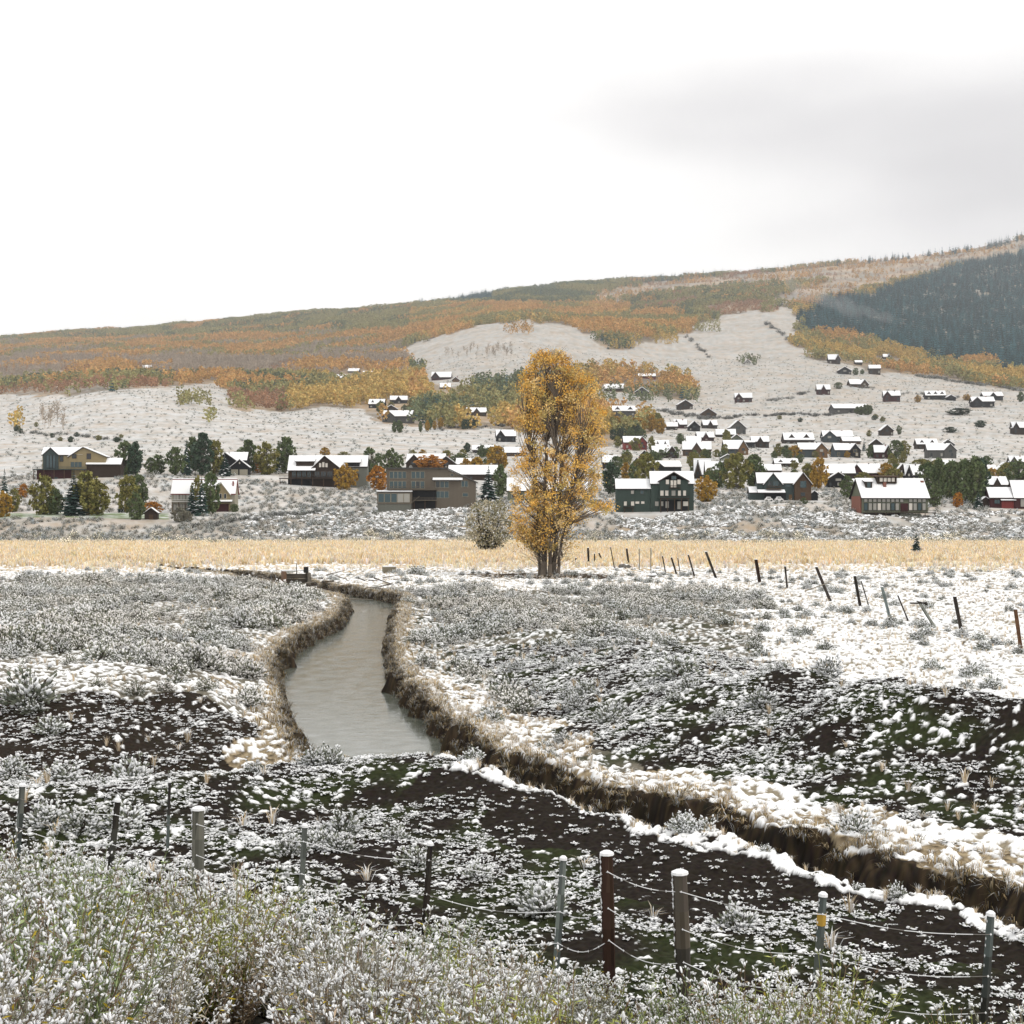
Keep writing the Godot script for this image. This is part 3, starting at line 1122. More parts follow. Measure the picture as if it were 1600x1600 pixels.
# ------------------------------------------------------------------ wisps of mist rising off the spruce forest
func build_mist() -> void:
	for w in [[1240, 452, 26, 9], [1262, 466, 34, 9], [1290, 478, 36, 10], [1320, 488, 40, 11], [1352, 494, 36, 9], [1376, 500, 26, 8], [1228, 440, 14, 8]]:
		var p := hit(w[0], w[1] + 12.0)
		var k := absf(p.z) / F
		var f := FogVolume.new()
		f.name = numbered("mist_wisp")
		f.shape = RenderingServer.FOG_VOLUME_SHAPE_ELLIPSOID
		f.size = Vector3(w[2] * k * rr(1.0, 1.9), w[3] * k * rr(1.4, 2.4), 50.0)
		var m := FogMaterial.new()
		m.density = 0.0045
		m.albedo = Color(0.95, 0.95, 0.97)
		f.material = m
		add_child(f)
		f.position = p + Vector3(0, 12.0 * k, 25.0)
		f.rotation.z = rr(-0.9, 0.1)
		tag(f, "thin pale wisp of mist drifting over the left edge of the spruce forest", "mist", "", "stuff")

# ------------------------------------------------------------------ plants of the valley floor
func white(k: float) -> Color:
	return Color(SNOW.r * k, SNOW.g * k, SNOW.b * k)

# dry grass, one unit high
func grass_tuft(seed_: int, blades: int, spread: float, droop: float, snow: float, cols: Array, width := 0.03) -> ArrayMesh:
	rng.seed = seed_
	var s := Shape.new()
	for i in blades:
		var a := rr(0, TAU)
		var out := Vector3(cos(a), 0, sin(a))
		var side := Vector3(-sin(a), 0, cos(a)) * width * rr(0.6, 1.3)
		var p := out * rr(0, 0.12) * spread * 2.0
		var h := rr(0.55, 1.0)
		var mid := p + out * spread * rr(0.1, 0.45) + Vector3(0, h * 0.62, 0)
		var tip := mid + out * spread * rr(0.2, 0.8) + Vector3(0, h * rr(0.38 - droop, 0.42 - droop * 0.6), 0)
		var col: Color = pick(cols) * rr(0.75, 1.2)
		if rng.randf() < snow: col = white(rr(0.85, 1.0))
		s.quad(p - side, mid - side * 0.8, mid + side * 0.8, p + side, col)
		s.tri(mid - side * 0.8, tip, mid + side * 0.8, col)
	return s.mesh()

# sagebrush, about one unit wide and 0.8 high: grey-green leaf sprays, many with snow lodged on them
func sage_bush(seed_: int, sprays: int, snow: float) -> ArrayMesh:
	rng.seed = seed_
	var s := Shape.new()
	for i in 10:
		var a := rr(0, TAU)
		s.tube(Vector3(rr(-0.05, 0.05), 0, rr(-0.05, 0.05)), Vector3(cos(a) * rr(0.1, 0.35), rr(0.3, 0.6), sin(a) * rr(0.1, 0.35)), 0.018, 0.008, 3, Color(0.06, 0.05, 0.04))
	for i in sprays:
		var a := rr(0, TAU)
		var e := acos(rr(0.0, 1.0))
		var q := pow(rng.randf(), 0.35)
		var bump := 0.8 + 0.35 * sin(a * 3.0 + seed_) * sin(e * 3.0)
		var p := Vector3(cos(a) * sin(e) * 0.48, 0.10 + cos(e) * 0.62, sin(a) * sin(e) * 0.48) * q * bump
		var out := (p - Vector3(0, 0.1, 0)).normalized() + Vector3(0, 0.5, 0) + rand_dir() * 0.4
		out = out.normalized() * rr(0.07, 0.16)
		var side := out.cross(rand_dir()).normalized() * rr(0.010, 0.022)
		var g := rr(0.6, 1.25)
		var col := Color(0.235 * g, 0.25 * g, 0.195 * g) if rng.randf() < 0.75 else Color(0.10 * g, 0.115 * g, 0.085 * g)
		s.quad(p - side, p + out * 0.6 - side * 1.6, p + out, p + out * 0.6 + side * 1.6, col)
		if rng.randf() < snow:
			var r := rr(0.018, 0.05)
			s.lump(p + out * rr(0.5, 1.0) + Vector3(0, r * 0.4, 0), out, r * 1.4, r * 0.7, rng, white(rr(0.9, 1.0)))
	return s.mesh()

# rabbitbrush seen close: slim upright stems, narrow leaves, snow gathered on the seed heads
func rabbit_bush(seed_: int, stems: int, tone: Color, snow: float) -> ArrayMesh:
	rng.seed = seed_
	var s := Shape.new()
	for i in stems:
		var a := rr(0, TAU)
		var lean := pow(rng.randf(), 0.6) * 0.62
		var p := Vector3(cos(a), 0, sin(a)) * rr(0, 0.1)
		var out := Vector3(cos(a + rr(-0.3, 0.3)) * lean, 1.0, sin(a + rr(-0.3, 0.3)) * lean).normalized()
		var len_ := rr(0.45, 1.0) if rng.randf() < 0.85 else rr(1.0, 1.25)
		var col := tone * rr(0.55, 1.1)
		if rng.randf() < 0.25: col = Color(0.22, 0.15, 0.10) * rr(0.7, 1.3)
		var bend := rand_dir() * 0.06
		var last := p
		var at := p
		for k in 3:
			var t := (k + 1) / 3.0
			at = p + out * len_ * t + bend * t * t - Vector3(0, 0.05 * t * t * lean, 0)
			s.tube(last, at, 0.006 - 0.0012 * k, 0.0048 - 0.0012 * k, 3, col)
			last = at
		for k in 24:
			var t := rr(0.25, 0.95)
			var q := p + out * len_ * t + bend * t * t
			var dir := (out * 0.7 + rand_dir()).normalized() * rr(0.035, 0.095)
			var side := dir.cross(rand_dir()).normalized() * rr(0.004, 0.008)
			var lc := tone * rr(0.7, 2.0)
			if rng.randf() < 0.06: lc = Color(0.45, 0.34, 0.04)
			s.quad(q - side, q + dir * 0.5 - side, q + dir, q + dir * 0.5 + side, lc)
			if rng.randf() < snow * 0.18:
				var r := rr(0.005, 0.011)
				s.lump(q + dir * 0.6 + Vector3(0, r * 0.4, 0), dir, r * 2.2, r * 0.7, rng, white(rr(0.9, 1.0)))
		# flower head: a fan of short twigs
		for k in 6:
			var dir := (out + rand_dir() * 0.8).normalized() * rr(0.03, 0.08)
			s.tube(at, at + dir, 0.002, 0.0015, 3, col)
			if rng.randf() < snow:
				var r := rr(0.005, 0.0135)
				s.lump(at + dir * 0.7 + Vector3(0, r * 0.3, 0), dir, r * rr(1.2, 2.4), r * 0.75, rng, white(rr(0.93, 1.0)))
		# and beads of it down the upper stem
		if rng.randf() < snow:
			for k in 4:
				var r := rr(0.005, 0.011)
				s.lump(p + out * len_ * rr(0.7, 1.0) + rand_dir() * 0.014, out + rand_dir() * 0.5, r * rr(1.3, 2.8), r * 0.75, rng, white(rr(0.93, 1.0)))
	return s.mesh()

# low rosette with a cushion of snow, one unit across
func rosette(seed_: int, tone: Color) -> ArrayMesh:
	rng.seed = seed_
	var s := Shape.new()
	for i in 16:
		var a := rr(0, TAU)
		var out := Vector3(cos(a), rr(0.3, 1.1), sin(a)).normalized() * rr(0.3, 0.55)
		var side := Vector3(-sin(a), 0, cos(a)) * rr(0.04, 0.09)
		s.quad(Vector3.ZERO, out * 0.6 - side, out, out * 0.6 + side, tone * rr(0.5, 1.4))
	for i in 9:
		var r := rr(0.06, 0.2)
		s.lump(Vector3(rr(-0.42, 0.42), rr(0.10, 0.30), rr(-0.42, 0.42)), Vector3(rr(-1, 1), rr(-0.2, 0.2), rr(-1, 1)), r * 1.2, r * 0.5, rng, white(rr(0.9, 1.0)))
	return s.mesh()

func rock(seed_: int, snow_top: float) -> ArrayMesh:
	rng.seed = seed_
	var s := Shape.new()
	var rings := 4
	var sides := 7
	var pts := []
	for j in rings + 1:
		var e := PI * j / rings
		for k in sides:
			var a := TAU * k / sides
			var p := Vector3(cos(a) * sin(e), cos(e) * 0.62, sin(a) * sin(e)) * 0.5
			pts.append(p * (1.0 + 0.55 * n1.get_noise_3d(p.x * 2.1 + seed_, p.y * 2.1, p.z * 2.1)))
	var g := rr(0.14, 0.26)
	for j in rings:
		for k in sides:
			var a: Vector3 = pts[j * sides + k]
			var b: Vector3 = pts[j * sides + (k + 1) % sides]
			var c: Vector3 = pts[(j + 1) * sides + (k + 1) % sides]
			var e: Vector3 = pts[(j + 1) * sides + k]
			var snow_face := j < 2 and rng.randf() < snow_top  # upper faces that carry snow, picked at random
			var col := white(0.97) if snow_face else Color(g, g * 0.96, g * 0.88) * rr(0.7, 1.2)
			s.quad(a, e, c, b, col)
	return s.mesh()

# scatter in a wedge of ground: calls for each accepted point
func sprinkle(zones: Array, d0: float, d1: float, per_m2: float, umax := 0.42) -> Array:
	var out := []
	var count := int(umax * (d1 * d1 - d0 * d0) * per_m2)
	for i in count:
		var d := sqrt(lerpf(d0 * d0, d1 * d1, rng.randf()))
		var x := rr(-umax, umax) * maxf(d, 8.0)
		if zones.has(zone_at(x, d)): out.append(Vector2(x, d))
	return out

func ground_at(p: Vector2, sink := 0.0) -> Vector3:
	return Vector3(p.x, near_h(p.x, p.y) - sink, -p.y)

func shade(lo: float, hi: float) -> Color:
	var v := rr(lo, hi)
	return Color(v, v, v)

func sage_tint(p: Vector2) -> Color:      # drier, tawnier bushes among the grey green ones
	var v := rr(0.78, 1.14)
	var warm := 1.03 + 0.03 * nb.get_noise_2d(p.x * 0.12 + 70.0, p.y * 0.12) + rr(-0.012, 0.012)
	return Color(v * warm, v, v * (2.0 - warm))

func build_bank_and_meadow() -> void:
	build_kinds()
	var tan := [Color(0.90, 0.70, 0.44), Color(0.92, 0.77, 0.55), Color(0.84, 0.62, 0.36), Color(0.93, 0.84, 0.70)]
	# tall dry meadow beyond the ditch
	var meshes := [grass_tuft(21, 22, 0.35, 0.1, 0.20, tan, 0.035), grass_tuft(22, 22, 0.3, 0.05, 0.30, tan, 0.035), grass_tuft(23, 18, 0.45, 0.2, 0.45, tan, 0.04)]
	rng.seed = 31
	var sets := [[], [], []]
	var tints := [[], [], []]
	var spots := sprinkle([10], 108.0, 204.0, 3.6)
	for p in spots:
		var n := nb.get_noise_2d(p.x * 0.05, p.y * 0.08)
		var near_edge := sstep(112.0, 132.0, p.y)
		if rng.randf() > 0.25 + 0.65 * near_edge + n * 0.9: continue
		var k := 2 if rng.randf() > near_edge * 0.9 else rng.randi_range(0, 1)
		var h := rr(0.35, 0.75) * (0.7 + 0.45 * near_edge)
		sets[k].append(put_at(ground_at(p), rr(0, TAU), Vector3(h * 1.3, h, h * 1.3)))
		var mv := rr(0.85, 1.12)
		tints[k].append(Color(mv, mv * rr(0.95, 1.02), mv * rr(0.84, 1.02)))
	for k in 3:
		mass("meadow_grass", meshes[k], M["snowy_plant"], sets[k], tints[k], "tan dry grass of the meadow beyond the tree", "grass")
	# sage and stones on the slope below the houses
	rng.seed = 33
	var sage := [sage_bush(41, 150, 0.30), sage_bush(42, 150, 0.38), sage_bush(43, 130, 0.22)]
	rng.seed = 34
	sets = [[], [], []]
	tints = [[], [], []]
	for i in 15000:
		var d := sqrt(lerpf(204.0 * 204.0, 330.0 * 330.0, rng.randf()))
		var x := rr(-0.40, 0.40) * d
		var px := 800.0 + x / d * F
		if d > 236.0 and rng.randf() < 0.55: continue
		if d > 236.0 and d < 256.0 and px < 265.0: continue
		var k := rng.randi_range(0, 2)
		if near_house(x, d): continue
		var h := rr(0.45, 1.15)
		sets[k].append(put_at(Vector3(x, far_h(x, d) - 0.05, -d), rr(0, TAU), Vector3(h * 1.25, h, h * 1.25)))
		var warm := rr(0.92, 1.1)
		var v := rr(0.72, 1.0)
		tints[k].append(Color(v * warm, v, v / warm))
	for k in 3:
		mass("slope_sagebrush", sage[k], M["snowy_plant"], sets[k], tints[k], "grey sagebrush dusted with snow on the slope below the houses", "sagebrush")
	# pale brush along the far edge of the meadow
	sets = [[], [], []]
	tints = [[], [], []]
	for i in 900:
		var d := rr(190.0, 216.0)
		var x := rr(-0.40, 0.40) * d
		if nb.get_noise_2d(x * 0.06, d * 0.06) < -0.1: continue
		var h := rr(0.5, 1.5)
		sets[i % 3].append(put_at(Vector3(x, near_h(x, d) - 0.05, -d), rr(0, TAU), Vector3(h * 1.4, h, h * 1.4)))
		var v := rr(1.2, 1.7)
		tints[i % 3].append(Color(v * 1.1, v, v * 0.85))
	for k in 3:
		mass("meadow_edge_brush", sage[k], M["snowy_plant"], sets[k], tints[k], "pale tawny brush along the far edge of the tan meadow", "brush")
	# low dark brush over the open hillside, and rows of it along the road cuts
	sets = [[], [], []]
	tints = [[], [], []]
	for i in 11000:
		var d := sqrt(lerpf(330.0 * 330.0, 1500.0 * 1500.0, rng.randf()))
		var u := rr(-0.39, 0.41)
		var fr := int((log(d) - FLO) / (FHI - FLO) * FR + 0.5)
		if fzone[fr * (FC + 1) + int((u + FU) / (2.0 * FU) * FC + 0.5)] != 0: continue
		var h := rr(0.5, 1.5)
		sets[i % 3].append(put_at(Vector3(u * d, far_h(u * d, d), -d), rr(0, TAU), Vector3(h * 1.5, h, h * 1.5)))
		tints[i % 3].append(shade(1.0, 1.4))
	for ln in [[1110, 652, 1305, 648, 90, 0.35], [1040, 644, 1110, 656, 40, 0.4], [1195, 505, 1245, 540, 40, 0.5], [1000, 640, 1120, 655, 40, 0.5], [1430, 586, 1600, 612, 140, 0.6], [300, 826, 500, 800, 60, 0.5], [30, 676, 190, 688, 40, 0.5], [1060, 515, 1110, 560, 30, 0.5],
			[1200, 628, 1290, 612, 30, 0.5], [680, 672, 790, 664, 30, 0.4], [850, 688, 930, 700, 20, 0.5], [1250, 706, 1430, 712, 30, 0.6], [1330, 606, 1500, 622, 40, 0.6]]:
		for i in ln[4]:
			var t := rng.randf()
			var p := hit(lerpf(ln[0], ln[2], t) + rr(-3, 3), lerpf(ln[1], ln[3], t) + rr(-1.2, 1.2) + 3.0 * nb.get_noise_2d(t * 4.0, ln[0]))
			var h := rr(1.0, 2.4) * absf(p.z) / 900.0 + 0.5
			sets[i % 3].append(put_at(p, rr(0, TAU), Vector3(h * 1.5, h, h * 1.5)))
			tints[i % 3].append(Color(ln[5], ln[5], ln[5]) * rr(0.7, 1.3))
	for k in 3:
		mass("hillside_brush", sage[k], M["snowy_plant"], sets[k], tints[k], "low dark brush scattered over the snowy hillside", "brush")
	# boulders tipped below the terrace houses
	var rocks := [rock(51, 0.45), rock(52, 0.3), rock(53, 0.55)]
	rng.seed = 35
	sets = [[], [], []]
	tints = [[], [], []]
	for area in [[585, 790, 792, 842, 2000], [1105, 1335, 792, 850, 2600], [960, 1110, 802, 840, 800], [1320, 1480, 806, 846, 1000], [380, 600, 800, 838, 900], [1470, 1600, 800, 850, 800]]:
		for i in area[4]:
			var p := hit(rr(area[0], area[1]), rr(area[2], area[3]))
			if nb.get_noise_2d(p.x * 0.08, p.z * 0.08) < -0.35: continue
			var h := rr(0.35, 1.05)
			sets[i % 3].append(put_at(p, rr(0, TAU), Vector3(h * 1.3, h, h)))
			tints[i % 3].append(shade(0.8, 1.12))
	for k in 3:
		mass("boulders", rocks[k], M["ground"], sets[k], tints[k], "grey snow-capped boulders covering the slope below the terrace houses", "boulders")
	# willow clump beside the golden tree, and the lone little spruce
	var wd := 155.0
	var wx := -38.0 / F * wd
	var w := base("willow_shrub", Vector3(wx, near_h(wx, wd) - 0.1, -wd))
	tag(w, "large pale willow shrub with dark stems left of the golden tree", "shrub")
	var stems := Shape.new()
	var leaves := Shape.new()
	for i in 60:
		var a := rr(0, TAU)
		var q := Vector3(cos(a) * rr(0.3, 2.0), rr(2.0, 4.8), sin(a) * rr(0.3, 1.8))
		limb(stems, Vector3(cos(a) * 0.5, 0, sin(a) * 0.4), q, 0.07, 0.02, 0.35, Color(0.035, 0.03, 0.025), 4, 4)
	for i in 270:
		var a := rr(0, TAU)
		var h := rr(1.0, 5.5)
		var reach := 2.5 * pow(sin(PI * clampf(h / 6.6, 0.05, 0.95)), 0.8) * pow(rng.randf(), 0.4)
		var p := Vector3(cos(a) * reach + 0.2, h, sin(a) * reach)
		var tone := Color(0.50, 0.45, 0.32) if rng.randf() < 0.65 else Color(0.16, 0.16, 0.10)
		if rng.randf() < 0.3: tone = Color(0.28, 0.26, 0.16)
		for k in 26: leaf_quad(leaves, p + rand_dir() * rng.randf() * 0.55, rr(0.12, 0.24), white(0.9) if rng.randf() < 0.16 else tone * rr(0.7, 1.25))
	obj("stems", stems, M["twig"], w)
	obj("foliage", leaves, M["snowy_plant"], w)
	var sp := 148.0
	var sx := 632.0 / F * sp
	plant_tree(Vector3(sx, near_h(sx, sp), -sp), 2.7, 1.8, "spruce", "", "lone knee-high dark spruce at the meadow edge below the stilted house", "")

# ------------------------------------------------------------------ fences
func post_shape(top: Vector3, foot: Vector3, r: float, sides: int, col: Color, col2: Color) -> Shape:
	var s := Shape.new()
	var parts := 5
	for k in parts:
		var a := foot.lerp(top, float(k) / parts)
		var b := foot.lerp(top, float(k + 1) / parts)
		s.tube(a, b, r * (1.0 + 0.06 * sin(k * 2.3)), r * (1.0 + 0.06 * sin(k * 2.3 + 2.3)), sides, mix(col, col2, rng.randf()), k == parts - 1)
	# every face of the timber weathers to its own tone, with darker splits
	var per := sides * 6 + sides * 3
	var tones := []
	for i in sides: tones.append(rr(0.55, 1.45))
	for i in s.c.size():
		var part := mini(i / (sides * 6), parts - 1)
		var face := ((i - part * sides * 6) / 6) % sides
		s.c[i] = s.c[i] * tones[face] * (0.9 + 0.2 * n1.get_noise_2d(face * 3.7, part * 0.6))
	return s

func build_fences() -> void:
	rng.seed = 71
	var wood := vmat("weathered_wood", 0.9, 0.2)
	var snow := vmat("snow_cap", 0.8, 0.2)
	# px and row of the top, px and row where brush hides it, width in px, tones, cap of snow, kind
	var grey := Color(0.13, 0.135, 0.12)
	var dark := Color(0.035, 0.03, 0.026)
	var red := Color(0.036, 0.023, 0.019)
	var steel := Color(0.14, 0.165, 0.16)
	var near := [
		[35, 1228, 27, 1335, 10, steel, grey, "slim grey fence post at the left edge of the frame with snow cap"],
		[184, 1252, 172, 1362, 10, dark, grey, "dark leaning fence post, second from the left edge"],
		[265, 1222, 261, 1350, 5, dark, steel, "very thin dark steel stake just left of the thick grey post"],
		[310, 1265, 309, 1375, 19, grey, Color(0.17, 0.16, 0.13), "thick weathered grey post with square snow cap on the left"],
		[476, 1292, 472, 1370, 9, steel, grey, "slim grey post with a wire tie crossing it below the pond"],
		[672, 1320, 663, 1460, 10, dark, Color(0.05, 0.045, 0.035), "slim blackish leaning post midway along the near fence"],
		[880, 1343, 873, 1450, 11, steel, Color(0.18, 0.2, 0.18), "pale green grey steel post left of the reddish round post"],
		[948, 1335, 951, 1475, 20, red, Color(0.058, 0.034, 0.026), "tall round reddish brown post with snow cap in the middle"],
		[1062, 1365, 1066, 1475, 24, Color(0.06, 0.055, 0.048), Color(0.12, 0.10, 0.08), "thickest round dark post with a broad snow cap"],
		[1286, 1400, 1279, 1498, 13, steel, grey, "slim grey post with a yellow reflector band"],
		[1548, 1430, 1541, 1535, 13, steel, dark, "slim dark grey post nearest the right edge of the frame"]]
	var tops := []
	for k in near.size():
		var f: Array = near[k]
		var u: float = (f[0] - 800.0) / F
		var d := 11.7 / (0.864 + 0.503 * u)
		var top := Vector3(u * d, EYE - (f[1] - 800.0) / F * d, -d)
		var low := Vector3((f[2] - 800.0) / F * d, EYE - (f[3] - 800.0) / F * d, -d)
		var g := near_h(top.x, d)
		var foot := top + (low - top) * ((top.y - g + 0.3) / maxf(0.1, top.y - low.y))
		var r: float = f[4] * 0.5 / F * d
		var o := base("fence_post", Vector3(foot.x, g - 0.3, foot.z))
		tag(o, f[7], "fence post", "posts of the near fence")
		var thin: bool = f[4] < 14
		var s := post_shape(top - o.position, foot - o.position, r, 4 if thin else 10, f[5], f[6])
		obj("post", s, wood, o)
		var cap := Shape.new()
		var crust := Shape.new()
		var up := (top - foot).normalized()
		var tp := top - o.position
		cap.tube(tp - up * 0.004, tp + up * 0.018, r * 1.16, r * 1.1, 9, SNOW)
		cap.tube(tp + up * 0.018, tp + up * 0.034, r * 1.1, r * 0.55, 9, SNOW, true)
		if not thin:     # snow plastered on the windward side
			for j in 26:
				var t := pow(rng.randf(), 1.3)
				crust.blob(tp - up * t * 0.75 + Vector3(-r * 1.0, 0, r * rr(-0.1, 0.5)), Vector3(0.008, 0.02, 0.012), 0.0, SNOW)
		else:
			for j in 9:
				crust.blob(tp - up * rng.randf() * 0.7 + Vector3(-r * 0.9, 0, r * 0.3), Vector3(0.005, 0.016, 0.007), 0.0, SNOW)
		obj("snow_cap", cap, snow, o)
		tag(obj("snow_crust", crust, snow, o), "", "", "", "stuff")
		if k == 9:
			var band := Shape.new()
			var q := tp - up * 0.24
			band.tube(q, q + up * 0.10, r * 1.12, r * 1.12, 4, Color(0.48, 0.30, 0.06))
			obj("reflector_band", band, wood, o)
		tops.append([top, up, r])
	var wires := [0.14, 0.46, 0.74]
	var names := ["top", "middle", "bottom"]
	for w in 3:
		var s := Shape.new()
		for k in tops.size() - 1:
			if k == 2: continue
			var a: Vector3 = tops[k][0] - tops[k][1] * wires[w] + Vector3(0, 0, tops[k][2])
			var nxt: int = k + 1 if k + 1 != 2 else 3
			var b: Vector3 = tops[nxt][0] - tops[nxt][1] * wires[w] + Vector3(0, 0, tops[nxt][2])
			var last := a
			for j in 10:
				var t := (j + 1) / 10.0
				var p := a.lerp(b, t) - Vector3(0, 0.05 * sin(t * PI) * (1.0 + w * 0.4), 0)
				s.tube(last, p, 0.0038, 0.0038, 4, white(0.9) if (j * 7 + k * 3) % 5 else Color(0.2, 0.19, 0.18))
				if j % 2: s.blob(p, Vector3(0.009, 0.012, 0.009), rr(0, 3), white(0.95))
				last = p
		var o := obj("fence_wire", s, wood)
		tag(o, "frosted %s wire strand strung along the near fence posts" % names[w], "wire", "wires of the near fence")
	# far fence: leaning posts that cross the snowy field to the tree
	var far := [
		[877, 861, 880, 879, 3, dark, "leaning stub post just right of the golden tree trunk"], [900, 872, 901, 882, 3, dark, "shortest black stub in the tan grass behind the far fence"], [919, 856, 920, 883, 3.4, dark, "upright black post heading the row nearest the golden tree"],
		[929, 865, 929, 885, 2, dark, "thin short stake right of the upright black post"], [936, 864, 942, 880, 2.2, dark, "short stake leaning left in the tan grass"], [954, 855, 960, 888, 1.6, dark, "long thin leaning stake left of the pale boulders"],
		[979, 857, 983, 885, 3.2, dark, "black post behind the pale boulders"], [999, 857, 999, 891, 1.4, grey, "thin upright grey stake right of the pale boulders"], [1017, 856, 1017, 892, 1.5, grey, "second thin upright grey stake right of the boulders"],
		[1035, 869, 1040, 896, 2, dark, "slim leaning stake before the close-set pair"], [1049, 871, 1057, 897, 2.8, dark, "left and thicker stake of the close-set leaning pair"], [1059, 872, 1063, 898, 1.5, dark, "right and thinner stake of the close-set leaning pair"],
		[1076, 867, 1085, 902, 2.6, dark, "leaning black stake just before the tall tilted post"], [1103, 862, 1119, 904, 3.8, dark, "tall strongly tilted black post left of the red brown one"], [1181, 874, 1187, 908, 5.4, red, "stout red brown post with snow on top in the far fence"],
		[1227, 885, 1230, 920, 3, dark, "slim upright dark post right of the stout red brown one"], [1276, 886, 1298, 939, 4.6, dark, "long dark post tilted left with a rail end at its foot"], [1336, 900, 1344, 951, 4.6, dark, "thick dark post with a thin stake beside it"],
		[1347, 908, 1358, 951, 1.8, dark, "thin stake just right of the thick dark post"], [1378, 917, 1390, 964, 4.8, steel, "grey green post tilted left in the snowy field"], [1402, 930, 1419, 970, 2.4, dark, "thin dark stake between the grey post and crossed post"],
		[1437, 940, 1461, 981, 4.8, grey, "strongly tilted post with a forked stick across its top"], [1491, 932, 1502, 988, 6, dark, "thick black post second from the right edge in the field"], [1587, 952, 1595, 1014, 6.2, Color(0.11, 0.06, 0.035), "brown post at the right edge of the snowy field"]]
	for k in far.size():
		var f: Array = far[k]
		var d: float = EYE * F / (f[3] - 800.0)
		for it in 4: d = (EYE - near_h((f[2] - 800.0) / F * d, d)) * F / (f[3] - 800.0)
		var foot := Vector3((f[2] - 800.0) / F * d, near_h((f[2] - 800.0) / F * d, d), -d)
		var top := Vector3((f[0] - 800.0) / F * d, EYE - (f[1] - 800.0) / F * d, -d - rr(-0.1, 0.25))
		var o := base("far_fence_post", foot)
		tag(o, f[6], "fence post", "posts of the far fence")
		var r: float = f[4] * 0.5 / F * d
		obj("post", post_shape(top - foot, (foot - top) * 0.12, r, 6, f[5], f[5] * 1.5), wood, o)
		var cap := Shape.new()
		var tp := top - foot
		cap.tube(tp, tp + Vector3(0, 0.04, 0), r * 1.1, r * 0.7, 7, SNOW, true)
		obj("snow_cap", cap, snow, o)
		if k == 21:
			var st := Shape.new()
			limb(st, tp + Vector3(-0.35, -0.06, 0.05), tp + Vector3(0.3, -0.05, 0), 0.03, 0.04, 0.04, dark, 3, 5)
			limb(st, tp + Vector3(-0.1, 0.02, 0.05), tp + Vector3(0.33, -0.12, 0), 0.02, 0.04, 0.02, dark, 3, 5)
			obj("crossed_stick", st, wood, o)
		if k == 16:
			var st := Shape.new()
			limb(st, Vector3(-1.3, 0.55, 0.2), Vector3(-0.1, 0.95, 0.0), 0.03, 0.025, 0.03, Color(0.25, 0.22, 0.18), 3, 5)
			obj("rail_end", st, wood, o)

